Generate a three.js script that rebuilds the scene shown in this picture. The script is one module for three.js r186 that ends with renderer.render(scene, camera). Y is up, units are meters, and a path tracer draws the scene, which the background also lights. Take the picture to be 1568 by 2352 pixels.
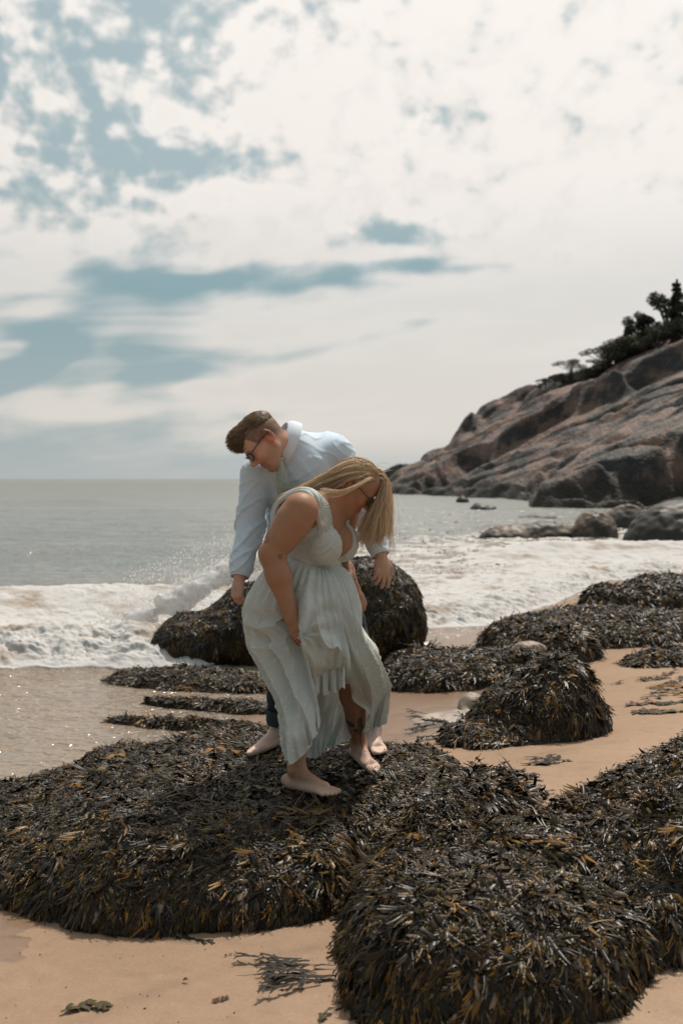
import * as THREE from 'three';
import { mergeGeometries } from 'three/addons/utils/BufferGeometryUtils.js';

// ---------------------------------------------------------------- camera, sky, sun, exposure
const scene = new THREE.Scene();
const FL = 2287, CX = 784, CY = 1176, HORIZON = 1102, EYE = 1.6;          // lens in units of a 1568 x 2352 picture
const PITCH = Math.atan((CY - HORIZON) / FL);
const camera = new THREE.PerspectiveCamera(2 * Math.atan(CY / FL) * 180 / Math.PI, 2 / 3, 0.1, 20000);
camera.position.set(0, EYE, 0);
camera.rotation.x = -PITCH;
camera.focus = 4.5; camera.userData.fStop = 2.8;
const renderer = new THREE.WebGLRenderer({ antialias: true });
renderer.toneMapping = THREE.LinearToneMapping;
renderer.toneMappingExposure = 0.93;
renderer.shadowMap.enabled = true;
const sunDir = new THREE.Vector3(0.20, 0.86, -0.50).normalize();
const sun = new THREE.DirectionalLight(new THREE.Color(1, 0.92, 0.82), 4.1);
sun.position.copy(sunDir).multiplyScalar(60); sun.target.position.set(0, 0, -6);
sun.castShadow = true; sun.shadow.mapSize.set(4096, 4096); sun.shadow.radius = 4;
Object.assign(sun.shadow.camera, { left: -40, right: 40, top: 60, bottom: -40, near: 1, far: 250 });
scene.add(sun, sun.target);

// ---------------------------------------------------------------- noise and small maths
let seedState = 12345;
const rnd = () => { seedState = (seedState + 0x6d2b79f5) | 0; let t = Math.imul(seedState ^ (seedState >>> 15), 1 | seedState); t = (t + Math.imul(t ^ (t >>> 7), 61 | t)) ^ t; return ((t ^ (t >>> 14)) >>> 0) / 4294967296; };
const reseed = (n) => { seedState = n * 7919 + 13; };
const rr = (a, b) => a + (b - a) * rnd();
const PERM = new Uint8Array(512);
{ const p = [...Array(256).keys()]; for (let i = 255; i > 0; i--) { const j = Math.floor(rnd() * (i + 1)); [p[i], p[j]] = [p[j], p[i]]; } for (let i = 0; i < 512; i++) PERM[i] = p[i & 255]; }
const grad = (h, x, y, z) => { h &= 15; const u = h < 8 ? x : y, v = h < 4 ? y : h === 12 || h === 14 ? x : z; return ((h & 1) ? -u : u) + ((h & 2) ? -v : v); };
const fade = (t) => t * t * t * (t * (t * 6 - 15) + 10);
function n3(x, y, z) {
  const X = Math.floor(x), Y = Math.floor(y), Z = Math.floor(z); x -= X; y -= Y; z -= Z;
  const u = fade(x), v = fade(y), w = fade(z), P = PERM;
  const A = P[X & 255] + (Y & 255), B = P[(X + 1) & 255] + (Y & 255);
  const AA = P[A & 511] + (Z & 255), AB = P[(A + 1) & 511] + (Z & 255), BA = P[B & 511] + (Z & 255), BB = P[(B + 1) & 511] + (Z & 255);
  const l = (a, b, t) => a + (b - a) * t;
  return l(l(l(grad(P[AA & 511], x, y, z), grad(P[BA & 511], x - 1, y, z), u), l(grad(P[AB & 511], x, y - 1, z), grad(P[BB & 511], x - 1, y - 1, z), u), v),
    l(l(grad(P[(AA + 1) & 511], x, y, z - 1), grad(P[(BA + 1) & 511], x - 1, y, z - 1), u), l(grad(P[(AB + 1) & 511], x, y - 1, z - 1), grad(P[(BB + 1) & 511], x - 1, y - 1, z - 1), u), v), w);
}
const fbm = (x, y, z, o = 4) => { let s = 0, a = 0.5; for (let i = 0; i < o; i++) { s += a * n3(x, y, z); x = x * 2.03 + 17.1; y = y * 2.03 + 5.3; z = z * 2.03 + 9.7; a *= 0.5; } return s; };
const billow = (x, y, z, o = 3) => { let s = 0, a = 0.5; for (let i = 0; i < o; i++) { s += a * (1 - 2 * Math.abs(n3(x, y, z))); x = x * 2.1 + 7.7; y = y * 2.1 + 3.1; z = z * 2.1 + 1.9; a *= 0.5; } return s; };
const clamp = (x, a = 0, b = 1) => Math.min(b, Math.max(a, x));
const lerp = (a, b, t) => a + (b - a) * t;
const sstep = (a, b, x) => { const t = clamp((x - a) / (b - a)); return t * t * (3 - 2 * t); };
const V = (x, y, z) => new THREE.Vector3(x, y, z);
const lin = (r, g, b) => new THREE.Color().setRGB(r, g, b);
const piece = (pts, x) => { if (x <= pts[0][0]) return pts[0][1]; for (let i = 1; i < pts.length; i++) if (x <= pts[i][0]) return lerp(pts[i - 1][1], pts[i][1], (x - pts[i - 1][0]) / (pts[i][0] - pts[i - 1][0])); return pts.at(-1)[1]; };
// the world point seen at a place of the picture, d metres away along the view's level direction
const cp = Math.cos(PITCH), sp = Math.sin(PITCH);
function ray(px, py) { const X = (px - CX) / FL, Y = -(py - CY) / FL; return V(X, Y * cp - sp, -(cp + Y * sp)); }
function P(px, py, d) { const r = ray(px, py); return r.multiplyScalar(d / -r.z).add(V(0, EYE, 0)); }
// the other way: where a world direction lands in the picture
function toPicture(x, y, z) { const yc = y * cp - z * sp, zc = y * sp + z * cp; return zc >= -1e-4 ? null : [CX + FL * x / -zc, CY - FL * yc / -zc]; }

// ---------------------------------------------------------------- the sky: air and clouds
{
  const W = 4096, H = 2048, data = new Float32Array(W * H * 4);
  // broad banks (+) and gaps (-) of the cloud layer
  const banks = [[60, 640, 220, 70, .55], [110, 440, 200, 60, .35], [60, 270, 150, 60, .4], [470, 545, 330, 45, .55], [700, 470, 260, 120, .35], [620, 220, 260, 170, .4], [520, 760, 320, 45, .35], [780, 880, 380, 70, .5], [250, 950, 220, 22, .4], [100, 70, 60, 40, .2],
    [400, 640, 190, 40, -.85], [680, 650, 210, 30, -.6], [100, 840, 260, 95, -.75], [370, 860, 150, 36, -.35], [300, 190, 110, 160, -.26], [120, 370, 190, 60, -.24], [430, 270, 90, 80, -.22], [30, 120, 110, 130, -.22], [540, 400, 60, 30, -.3], [950, 530, 190, 40, -.62], [720, 533, 80, 22, -.6], [960, 310, 100, 50, -.5], [560, 420, 110, 50, -.2], [980, 610, 200, 20, -.5], [1060, 740, 200, 14, -.35], [610, 805, 90, 18, -.4], [1400, 520, 100, 20, -.25], [1180, 575, 120, 16, -.25]];
  const air = [[0, [.60, .65, .645]], [4, [.50, .60, .61]], [10, [.34, .50, .545]], [25, [.25, .41, .475]], [90, [.13, .24, .33]]];
  const airAt = (el, c) => piece(air.map(([e, v]) => [e, v[c]]), el);
  const airTable = []; for (let i = 0; i <= 900; i++) airTable.push([0, 1, 2].map((c) => airAt(i / 10, c)));
  for (let j = 0; j < H; j++) {
    const el = (j + .5) / H * Math.PI - Math.PI / 2, y = Math.sin(el), h = Math.cos(el), eld = el * 180 / Math.PI;
    for (let i = 0; i < W; i++) {
      const o = (j * W + i) * 4; data[o + 3] = 1;
      if (eld < -1.5) { data[o] = .30; data[o + 1] = .31; data[o + 2] = .30; continue; }      // below the horizon nothing is seen
      const az = ((i + .5) / W - .5) * 2 * Math.PI, x = h * Math.cos(az), z = h * Math.sin(az), yy = Math.max(y, 0);
      const cs = x * sunDir.x + y * sunDir.y + z * sunDir.z, a = airTable[Math.round(clamp(eld, 0, 90) * 10)];
      const q = toPicture(x, y, z);
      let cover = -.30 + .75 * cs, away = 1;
      if (q) {
        const [px, py] = q, inn = (1 - sstep(200, 900, Math.max(-px, px - 1568, 0))) * (1 - sstep(0, 1200, Math.max(-py, 0)));
        const rag = clamp(.85 + 2.2 * n3(x * 16, y * 40 - x * 5, z * 16), .15, 1.5);
        let c = lerp(.12, .85, sstep(300, 1150, px));
        for (const [bx, by, rx, ry, v] of banks) { const u = (px - bx) / rx, w = (py - by) / ry, e = u * u + w * w; if (e < 7) c += v * Math.exp(-e) * (v < 0 ? rag : 1); }
        cover = lerp(cover, c, inn); away = 1 - inn;
      }
      const hi = sstep(.17, .29, yy), k = 1 / (yy + .45), X = x * k, Z = z * k;
      const wx = fbm(X * 3 + 31, Z * 3, 2.2, 2) * .16, wz = fbm(X * 3, Z * 3 + 17, 5.1, 2) * .16;
      const big = fbm((X + wx) * 2.6, (Z + wz) * 2.6, .5 + y * 3, 3), puff = fbm(x * 20 + wx * 5, y * 25 + wz * 5, z * 20, 5), flock = fbm(x * 44 + wx * 9, y * 56, z * 44 + wz * 9, 4);
      const tilt = el - .10 * Math.atan2(x, -z), wisp = fbm(x * 5 + wx * 6, z * 5, tilt * 34 + wz * 5, 4);       // low clouds draw out into streaks
      let dens = cover + .25 * big * hi + hi * (1.7 * puff + 1.1 * flock) + (1 - hi) * (1.15 * wisp + .25 * puff);
      const cl = sstep(-.30, .58, dens) * sstep(-.01, .05, y) * lerp(.82, 1, hi), body = sstep(.35, 1.1, dens + .3 * puff);
      const glow = Math.pow(Math.max(cs, 0), 6), near = 1.0 + .14 * glow;
      const shade = 1 - .13 * hi * sstep(.12, -.22, puff + .6 * flock) * (1 - glow) - .05 * body * (1 - glow);
      const warm = sstep(.25, 0, yy);
      const cc = [(.97 + .0 * warm) * shade * near, (.915 - .025 * warm) * shade * near, (.865 - .06 * warm) * shade * near];
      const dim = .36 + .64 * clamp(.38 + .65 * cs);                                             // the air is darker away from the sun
      const veil = .55 * glow * hi + .12 * sstep(.0, .6, cs) * hi;
      for (let c = 0; c < 3; c++) {
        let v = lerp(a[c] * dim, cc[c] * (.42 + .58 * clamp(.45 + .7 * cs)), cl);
        v = lerp(v, [1.16, 1.125, 1.07][c], clamp(veil));
        data[o + c] = v;
      }
    }
  }
  const t = new THREE.DataTexture(data, W, H, THREE.RGBAFormat, THREE.FloatType);
  t.mapping = THREE.EquirectangularReflectionMapping; t.magFilter = THREE.LinearFilter; t.minFilter = THREE.LinearFilter; t.needsUpdate = true;
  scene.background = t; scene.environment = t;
}

// ---------------------------------------------------------------- naming and meshing helpers
const used = new Map();
function numbered(name) { const n = used.get(name) ?? 0; used.set(name, n + 1); return n ? name + '_' + String(n).padStart(3, '0') : name; }
function tag(o, label, category, group, kind) { o.userData.label = label; if (category) o.userData.category = category; if (group) o.userData.group = group; if (kind) o.userData.kind = kind; return o; }
function base(name, p) { const g = new THREE.Group(); g.name = numbered(name); g.position.copy(p); scene.add(g); return g; }
function mesh(name, geo, mat, parent) {
  const m = new THREE.Mesh(geo, mat); m.name = parent ? name : numbered(name); m.castShadow = m.receiveShadow = true;
  if (parent) { let t = parent; while (t.parent && t.parent !== scene) t = t.parent; geo.translate(-t.position.x, -t.position.y, -t.position.z); parent.add(m); } else scene.add(m);
  return m;
}
function bufferGeo(pos, idx, col, uv) {
  const g = new THREE.BufferGeometry();
  g.setAttribute('position', new THREE.Float32BufferAttribute(pos, 3));
  if (col) g.setAttribute('color', new THREE.Float32BufferAttribute(col, 3));
  if (uv) g.setAttribute('uv', new THREE.Float32BufferAttribute(uv, 2));
  if (idx) g.setIndex(idx);
  g.computeVertexNormals();
  return g;
}
// a sheet of (nu + 1) x (nv + 1) points from f(u, v) -> [x, y, z]; keep(u, v) may drop faces, col(p, u, v) colours
function sheet(nu, nv, f, { keep, col, uv, closeU } = {}) {
  const pos = [], c = col ? [] : null, t = uv ? [] : null, idx = [];
  for (let j = 0; j <= nv; j++) for (let i = 0; i <= nu; i++) {
    const u = i / nu, v = j / nv, p = f(u, v); pos.push(p[0], p[1], p[2]);
    if (c) { const q = col(p, u, v); c.push(q[0], q[1], q[2]); }
    if (t) { const q = uv(p, u, v); t.push(q[0], q[1]); }
  }
  for (let j = 0; j < nv; j++) for (let i = 0; i < nu; i++) {
    if (keep && !keep((i + .5) / nu, (j + .5) / nv)) continue;
    const a = j * (nu + 1) + i, b = a + 1, d = a + nu + 1, e = d + 1; idx.push(a, d, b, b, d, e);
  }
  const g = bufferGeo(pos, idx, c, t);
  if (closeU) { const n = g.attributes.normal; for (let j = 0; j <= nv; j++) { const a = j * (nu + 1), b = a + nu; const x = n.getX(a) + n.getX(b), y = n.getY(a) + n.getY(b), z = n.getZ(a) + n.getZ(b), l = Math.hypot(x, y, z) || 1; n.setXYZ(a, x / l, y / l, z / l); n.setXYZ(b, x / l, y / l, z / l); } }
  return g;
}
// surface of the field f(x, y, z) < 0 on a grid, by surface nets; far blocks are skipped
function netMesh(f, lo, hi, cell, col) {
  const nx = Math.ceil((hi.x - lo.x) / cell) + 1, ny = Math.ceil((hi.y - lo.y) / cell) + 1, nz = Math.ceil((hi.z - lo.z) / cell) + 1, F = new Float32Array(nx * ny * nz), B = 6;
  for (let bz = 0; bz < nz; bz += B) for (let by = 0; by < ny; by += B) for (let bx = 0; bx < nx; bx += B) {
    const ex = Math.min(bx + B, nx), ey = Math.min(by + B, ny), ez = Math.min(bz + B, nz);
    const d = f(lo.x + (bx + ex - 1) / 2 * cell, lo.y + (by + ey - 1) / 2 * cell, lo.z + (bz + ez - 1) / 2 * cell);
    const far = Math.abs(d) > B * cell * 1.35;
    for (let z = bz; z < ez; z++) for (let y = by; y < ey; y++) for (let x = bx; x < ex; x++) F[(z * ny + y) * nx + x] = far ? d : f(lo.x + x * cell, lo.y + y * cell, lo.z + z * cell);
  }
  const id = new Int32Array(nx * ny * nz).fill(-1), pos = [], idx = [], sx = 1, sy = nx, sz = nx * ny;
  const corner = [0, sx, sy, sx + sy, sz, sx + sz, sy + sz, sx + sy + sz], edges = [[0, 1], [0, 2], [0, 4], [1, 3], [1, 5], [2, 3], [2, 6], [3, 7], [4, 5], [4, 6], [5, 7], [6, 7]];
  for (let z = 0; z < nz - 1; z++) for (let y = 0; y < ny - 1; y++) for (let x = 0; x < nx - 1; x++) {
    const o = z * sz + y * sy + x; let m = 0;
    for (let k = 0; k < 8; k++) if (F[o + corner[k]] < 0) m |= 1 << k;
    if (m === 0 || m === 255) continue;
    let X = 0, Y = 0, Z = 0, n = 0;
    for (const [a, b] of edges) {
      if (((m >> a) & 1) === ((m >> b) & 1)) continue;
      const fa = F[o + corner[a]], fb = F[o + corner[b]], t = fa / (fa - fb);
      X += lerp(a & 1, b & 1, t); Y += lerp((a >> 1) & 1, (b >> 1) & 1, t); Z += lerp(a >> 2, b >> 2, t); n++;
    }
    id[o] = pos.length / 3; pos.push(lo.x + (x + X / n) * cell, lo.y + (y + Y / n) * cell, lo.z + (z + Z / n) * cell);
  }
  const quad = (a, b, c, d, flip) => { if (a < 0 || b < 0 || c < 0 || d < 0) return; if (flip) idx.push(a, c, b, a, d, c); else idx.push(a, b, c, a, c, d); };
  for (let z = 1; z < nz - 1; z++) for (let y = 1; y < ny - 1; y++) for (let x = 1; x < nx - 1; x++) {
    const o = z * sz + y * sy + x, s = F[o] < 0;
    if (s !== (F[o + sx] < 0)) quad(id[o - sy - sz], id[o - sz], id[o], id[o - sy], !s);
    if (s !== (F[o + sy] < 0)) quad(id[o - sx - sz], id[o - sx], id[o], id[o - sz], !s);
    if (s !== (F[o + sz] < 0)) quad(id[o - sx - sy], id[o - sy], id[o], id[o - sx], !s);
  }
  let c = null;
  if (col) { c = new Float32Array(pos.length); for (let i = 0; i < pos.length; i += 3) { const q = col(pos[i], pos[i + 1], pos[i + 2]); c[i] = q[0]; c[i + 1] = q[1]; c[i + 2] = q[2]; } }
  return bufferGeo(pos, idx, c);
}
const smin = (a, b, k) => { if (k <= 0) return Math.min(a, b); const h = Math.max(k - Math.abs(a - b), 0) / k; return Math.min(a, b) - h * h * k * .25; };
// a square texture computed from f(u, v) -> [r, g, b] (0..1, sRGB when colour)
function tex(n, f, colour = true, rx = 1, ry = 1) {
  const d = new Uint8Array(n * n * 4);
  for (let j = 0; j < n; j++) for (let i = 0; i < n; i++) { const c = f(i / n, j / n), o = (j * n + i) * 4; d[o] = clamp(c[0]) * 255; d[o + 1] = clamp(c[1]) * 255; d[o + 2] = clamp(c[2]) * 255; d[o + 3] = 255; }
  const t = new THREE.DataTexture(d, n, n); t.wrapS = t.wrapT = THREE.RepeatWrapping; t.magFilter = THREE.LinearFilter; t.minFilter = THREE.LinearMipmapLinearFilter; t.generateMipmaps = true;
  if (colour) t.colorSpace = THREE.SRGBColorSpace; t.repeat.set(rx, ry); t.needsUpdate = true; return t;
}
// noise that tiles over the unit square
const tn = (u, v, f, s = 0) => { const a = n3(u * f, v * f, s), b = n3((u - 1) * f, v * f, s), c = n3(u * f, (v - 1) * f, s), d = n3((u - 1) * f, (v - 1) * f, s); const x = sstep(.8, 1, u), y = sstep(.8, 1, v); return lerp(lerp(a, b, x), lerp(c, d, x), y); };
// ---------------------------------------------------------------- the beach
const WL = -0.2;                                                            // the sea's level
const sandPlane = (x, d) => 0.105 + 0.063 * x - 0.035 * d;
function sandH(x, d) {
  let h = sandPlane(clamp(x, -9, 12), Math.max(d, -6));
  if (h < -1.2) h = -1.2 + (h + 1.2) * .25;
  const n = Math.min(1, 3 / Math.max(d, 1));
  return h + .022 * fbm(x * .9, d * .9, 4.4, 2) + n * (.012 * fbm(x * 2.6 + 9, d * 3.4, 1.7, 3) + .0045 * n3(x * 13, d * 17, 3.3) + .0018 * n3(x * 37, d * 41, 1.3));
}
const grainTex = tex(512, (u, v) => {
  const a = .5 + .22 * tn(u, v, 7, 1) + .25 * tn(u, v, 31, 2), r = rnd(), sp = r > .985 ? .32 : r < .03 ? -.3 : (rnd() - .5) * .22;
  const k = a * .14 + .80 + sp * .55; return [k, k * (.985 + .02 * rnd()), k * (.96 + .05 * rnd())];
}, true);
const grainBump = tex(512, () => { const r = rnd(); return [r, r, r]; }, false);
const sandUV = (p) => [p[0] / .45, p[2] / .45];
const sandMat = new THREE.MeshPhysicalMaterial({ vertexColors: true, map: grainTex, bumpMap: grainBump, bumpScale: .0011, roughness: .88, specularIntensity: .4 });
// dry sand is pale, damp sand browner; damp patches follow the lie of the beach
function damp(x, d) { return sstep(.075, -.06, sandPlane(x, d) + .05 * fbm(x * .8 + 3, d * .8, 7.7, 3)); }
function sandCol(p) {
  const x = p[0], d = -p[2], w = damp(x, d), s = .5 + .5 * fbm(x * 1.7, d * 1.7, 2.2, 4), streak = sstep(.12, .4, fbm(x * 1.1 + d * .4, d * 4.5 - x * 2.2, 6.1, 3));
  const pit = sstep(.16, .34, fbm(x * 7, d * 9, 3.1, 3)); const k = lerp(1, .80, w) * (.90 + .20 * s) * (1 - .16 * streak) * (1 - .10 * pit);
  return [.50 * k, .352 * k * lerp(1, .97, w), .248 * k * lerp(1, .94, w)];
}
{
  const rows = []; for (let d = -60; d < 0; d += 4) rows.push(d); for (let d = 0; d < 2; d += .2) rows.push(d); for (let d = 2; d < 7; d += .022) rows.push(d); for (let d = 7; d < 13; d += .06) rows.push(d); for (let d = 13; d < 400; d *= 1.06) rows.push(d); rows.push(9000);
  const n = 240, g = sheet(n, rows.length - 1, (u, v) => {
    const d = rows[Math.round(v * (rows.length - 1))], k = (u - .5) * 2, half = Math.max(d * .42 + .35, 1.6), far = d > 13 || d < 0 ? 60 + Math.abs(d) * 1.2 : 60;
    const e = Math.abs(k) < .9 ? k / .9 * half : Math.sign(k) * lerp(half, far, Math.pow((Math.abs(k) - .9) / .1, 2.5));
    return [e, sandH(e, d), -d];
  }, { col: sandCol, uv: sandUV });
  const m = mesh('beach_sand', g, sandMat); tag(m, 'pale tan sand of the beach running down to the sea', 'sand', null, 'structure');
  const wet = new THREE.MeshPhysicalMaterial({ vertexColors: true, map: grainTex, bumpMap: grainBump, bumpScale: .0004, roughness: .30, specularIntensity: .9 });
  // sand that the last wave has left shining
  const nu = 420, nv = 460, at = (u, v) => [lerp(-5, 6, u), lerp(3.2, 12.5, Math.pow(v, 1.4))];
  const wetness = (x, d) => -.09 - (sandPlane(x, d) + .07 * fbm(x * .7, d * 1.2, 12.2, 4) + .02 * fbm(x * 4, d * 7, 2.2, 3));
  const g2 = sheet(nu, nv, (u, v) => { const [x, d] = at(u, v), w = wetness(x, d); return [x, sandH(x, d) + lerp(-.012, .005, sstep(-.02, .004, w)), -d]; }, {
    keep: (u, v) => { const [x, d] = at(u, v); return wetness(x, d) > -.03; },
    col: (p) => { const c = sandCol(p); return [c[0] * .74, c[1] * .70, c[2] * .68]; }, uv: sandUV });
  tag(mesh('wet_sand', g2, wet), 'wet shining sand along the water line', 'wet sand', null, 'structure');
}

// ---------------------------------------------------------------- the sea
const frontL = (x) => 9.35 + .5 * fbm(x * .55, 2, 3, 3) + .015 * (x + 4) + .25 * fbm(x * 2.1, 5, 1, 2) + .9 * sstep(-1.5, -.6, x);       // toe of the broken wave on the left
const frontR = (x) => piece([[-.6, 11.6], [.2, 11.4], [1.0, 11.9], [1.9, 12.4], [3, 14.2], [4.6, 17.4], [7, 19], [14, 24]], x) + .5 * fbm(x * .7, 8, 3, 3) + .25 * fbm(x * 2.3, 3, 1, 2);
const crestR = (x) => 20.5 + .10 * x + .8 * fbm(x * .3, 3, 3, 2);
function bores(x, d) {
  let h = 0;
  const l = sstep(-.3, -1.2, x), r = sstep(-.5, .5, x);
  if (l > 0) {
    const t = d - frontL(x); if (t > 0) h += l * .27 * sstep(-.1, .8, t) * Math.exp(-Math.max(t - .8, 0) / 1.0) * (1 + .5 * fbm(x * .9, 1, 1, 2));
    const t2 = d - (12.0 + .5 * fbm(x * .35, 4, 2, 2)); h += l * (t2 > 0 ? .46 * sstep(0, 1.5, t2) * Math.exp(-Math.max(t2 - 1.6, 0) / .6) : 0) * (.75 + .5 * fbm(x * .6, 9, 1, 2)) * sstep(-14, -8, x);
  }
  if (r > 0) {
    const t = d - frontR(x); if (t > 0) h += r * (.15 * sstep(0, .9, t) * Math.exp(-Math.max(t - .9, 0) / 3));
    const t2 = d - crestR(x); h += r * (t2 > 0 ? .34 * sstep(0, 1.6, t2) * Math.exp(-Math.max(t2 - 1.8, 0) / 1.4) : 0) * sstep(2.0, 5, x);
  }
  return h;
}
function waterH(x, d) {
  const far = sstep(9, 30, d), amp = lerp(.012, .10, far) * lerp(1, 2.6, sstep(60, 400, d));
  let h = amp * (1.1 * fbm(x * .16, d * .42, 1.1, 3) + .9 * fbm(x * .5 + 7, d * 1.15, 4.1, 3)) + .3 * amp * Math.sin(d * .55 + 1.6 * fbm(x * .08, d * .1, 3, 2));
  if (d < 16) h += sstep(16, 9, d) * (.009 * fbm(x * 2.2 + .8 * d, d * 6, 3.9, 3) + .004 * n3(x * 7, d * 19, 2.2));
  if (d > 11 && d < 140) h += sstep(11, 16, d) * sstep(140, 60, d) * (.045 * fbm(x * .9 + .2 * d, d * 2.1, 5.5, 3) + .035 * Math.max(0, n3(x * .35, d * .8, 7)));
  h += .55 * Math.exp(-(((d - 73) / 3.2) ** 2)) * sstep(-12, -19, x) * (.7 + .6 * fbm(x * .2, 3, 3, 2));       // a swell about to break
  h += .10 * Math.exp(-(((d - 18 - .2 * x) / 1.6) ** 2)) * sstep(0, -2, x) + .12 * Math.exp(-(((d - 25) / 2) ** 2)) * sstep(0, -2, x);
  return WL + h + bores(x, d);
}
// share of foam on the water
function foam(x, d) {
  let m = 0; const f = fbm(x * 1.3, d * 2.4, 8.8, 4), fine = fbm(x * 5, d * 8, 2.8, 3);
  if (x < .2) {
    const t = d - frontL(x), back = 14.0 + .9 * fbm(x * .5, 3, 7, 3) + .6 * sstep(-4, -1.4, x);
    if (t > -.02) m = Math.max(m, sstep(-.02, .05, t) * sstep(back + .35, back - .6, d) * (1.25 - .30 * sstep(.9, 1.5, t) * sstep(3.2, 2.4, t)) + (f + .4 * fine) * lerp(.25, 1.0, sstep(.6, 2.2, t)) - 1.4 * sstep(-.9, -.3, x + .5 * f));
  }
  if (x > -.8) {
    const t = d - frontR(x); if (t > -.02) m = Math.max(m, sstep(-.02, .06, t) * (1.05 - .70 * sstep(.8, 7, t)) + (f + .5 * fine) * lerp(.7, 2.0, sstep(1, 7, t)) - sstep(13, 22, t) * .6 - 1.4 * sstep(.1, -.5, x + .6 * f));
    const t2 = d - crestR(x); if (t2 > -.2 && t2 < 3.4) m = Math.max(m, 1.1 * sstep(2, 4, x) * sstep(3.4, 1.6, t2));
  }
  if (d > 16 && d < 60) m = Math.max(m, (f + .3 * fine) * 1.6 * sstep(-1, 4, x) * sstep(60, 30, d) - .02);
  return m * sstep(-.03, .0, waterH(x, d) - WL + .03);
}
const rippleTex = tex(512, (u, v) => { const k = .5 + .55 * tn(u, v, 9, 1) + .35 * tn(u, v, 23, 4) + .2 * tn(u, v, 51, 6); return [k, k, k]; }, false);
{
  // far waves are too small to see one by one and only roughen the sea
  const roughTex = tex(256, (u) => { const k = lerp(.08, .62, sstep(.05, .8, u)); return [k, k, k]; }, false); roughTex.channel = 1; roughTex.wrapS = roughTex.wrapT = THREE.ClampToEdgeWrapping;
  const mat = new THREE.MeshPhysicalMaterial({ vertexColors: true, roughness: 1, ior: 1.33, roughnessMap: roughTex, bumpMap: rippleTex, bumpScale: .045 });
  const rows = []; for (let d = 3.6; d < 60; d *= 1.0048) rows.push(d); for (let d = 60; d < 9000; d *= 1.022) rows.push(d); rows.push(9000);
  const n = 420, g = sheet(n, rows.length - 1, (u, v) => {
    const d = rows[Math.round(v * (rows.length - 1))], k = (u - .5) * 2, e = Math.abs(k) < .92 ? k / .92 * .46 * d : Math.sign(k) * d * lerp(.46, 3, ((Math.abs(k) - .92) / .08) ** 2);
    return [e, waterH(e, d), -d];
  }, {
    col: (p) => {                                                            // sand in the shallows, grey green farther out
      const x = p[0], d = -p[2], s = sstep(-.75, -.1, sandPlane(x, d) - WL) * (.75 + .5 * fbm(x * 1.2, d * 2.2, 5, 3)), m = clamp(s + .6 * sstep(.02, .22, bores(x, d)));
      return [lerp(.178, .28, m), lerp(.188, .205, m), lerp(.173, .148, m)];
    }, uv: (p) => [p[0] / 1.9, p[2] / 1.2] });
  { const p = g.attributes.position, uv = new Float32Array(p.count * 2); for (let i = 0; i < p.count; i++) { uv[i * 2] = clamp(Math.log(Math.max(-p.getZ(i), 15) / 15) / Math.log(60)); uv[i * 2 + 1] = .5; } g.setAttribute('uv1', new THREE.BufferAttribute(uv, 2)); }
  tag(mesh('sea_water', g, mat), 'grey green sea with low waves out to the horizon', 'sea', null, 'structure');
  // foam: lumpy white froth on the water, torn at its edges
  const froth = new THREE.MeshPhysicalMaterial({ vertexColors: true, roughness: .9, specularIntensity: .3 });
  const near = (x, d) => x < -.3 ? d - frontL(x) : d - frontR(x);
  const lump = (x, d) => { const t = near(x, d), a = lerp(x > -.3 ? .048 : .026, .085, sstep(1.9, .3, t)) * sstep(-.05, .35, t) + .010; const wx = .35 * fbm(x * 1.7, d * 1.7, 6, 2), wd = .35 * fbm(x * 1.7 + 9, d * 1.7, 3, 2); return a * (.9 - 1.15 * billow((x + wx) * 2.6, (d + wd) * 2.9, 4, 4) + .35 * fbm(x * 15, d * 15, 2, 3)); };
  const edge = (x, d) => foam(x, d) - .42 - .42 * fbm(x * 6, d * 9, 3.3, 4);
  const parts = [];
  for (const [x0, x1, d0, d1, nu, nv] of [[-9.5, .2, 8.8, 16, 700, 540], [-.8, 6.5, 10.8, 20.5, 460, 500], [-.8, 24, 18, 60, 380, 460]]) {
    const at = (u, v) => [lerp(x0, x1, u), d0 * Math.pow(d1 / d0, v)], gone = (x, d) => (d0 === 18 && x < 6.5 && d < 20.5) || (d0 === 10.8 && x < -.3 && d < 12) || (d0 === 8.8 && x > -.3 && d > 13);
    parts.push(sheet(nu, nv, (u, v) => {
      const [x, d] = at(u, v), m = edge(x, d), h = waterH(x, d), e = .06, gx = (waterH(x + e, d) - waterH(x - e, d)) / (2 * e), gd = (waterH(x, d + e) - waterH(x, d - e)) / (2 * e), l = sstep(0, .5, m) * lump(x, d), il = l / Math.hypot(1, gx, gd);
      return [x - gx * il, h + il + lerp(-.014, .006, sstep(-.10, .03, m)), -(d - gd * il)];
    }, {
      keep: (u, v) => { const [x, d] = at(u, v); return edge(x, d) > -.1 && !gone(x, d); },
      col: (p) => { const x = p[0], d = -p[2], b = sstep(.05, .40, fbm(x * 1.3 + 5, d * 1.6, 9.9, 4) + .45 * (x < -.3 ? Math.exp(-(((d - frontL(x) - 1.7) / .6) ** 2)) : 0)) * .9; return [lerp(.50, .31, b), lerp(.485, .245, b), lerp(.468, .19, b)]; } }));
  }
  tag(mesh('sea_foam', mergeGeometries(parts), froth), 'white foam of the broken waves washing in', 'foam', null, 'stuff');
}
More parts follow.
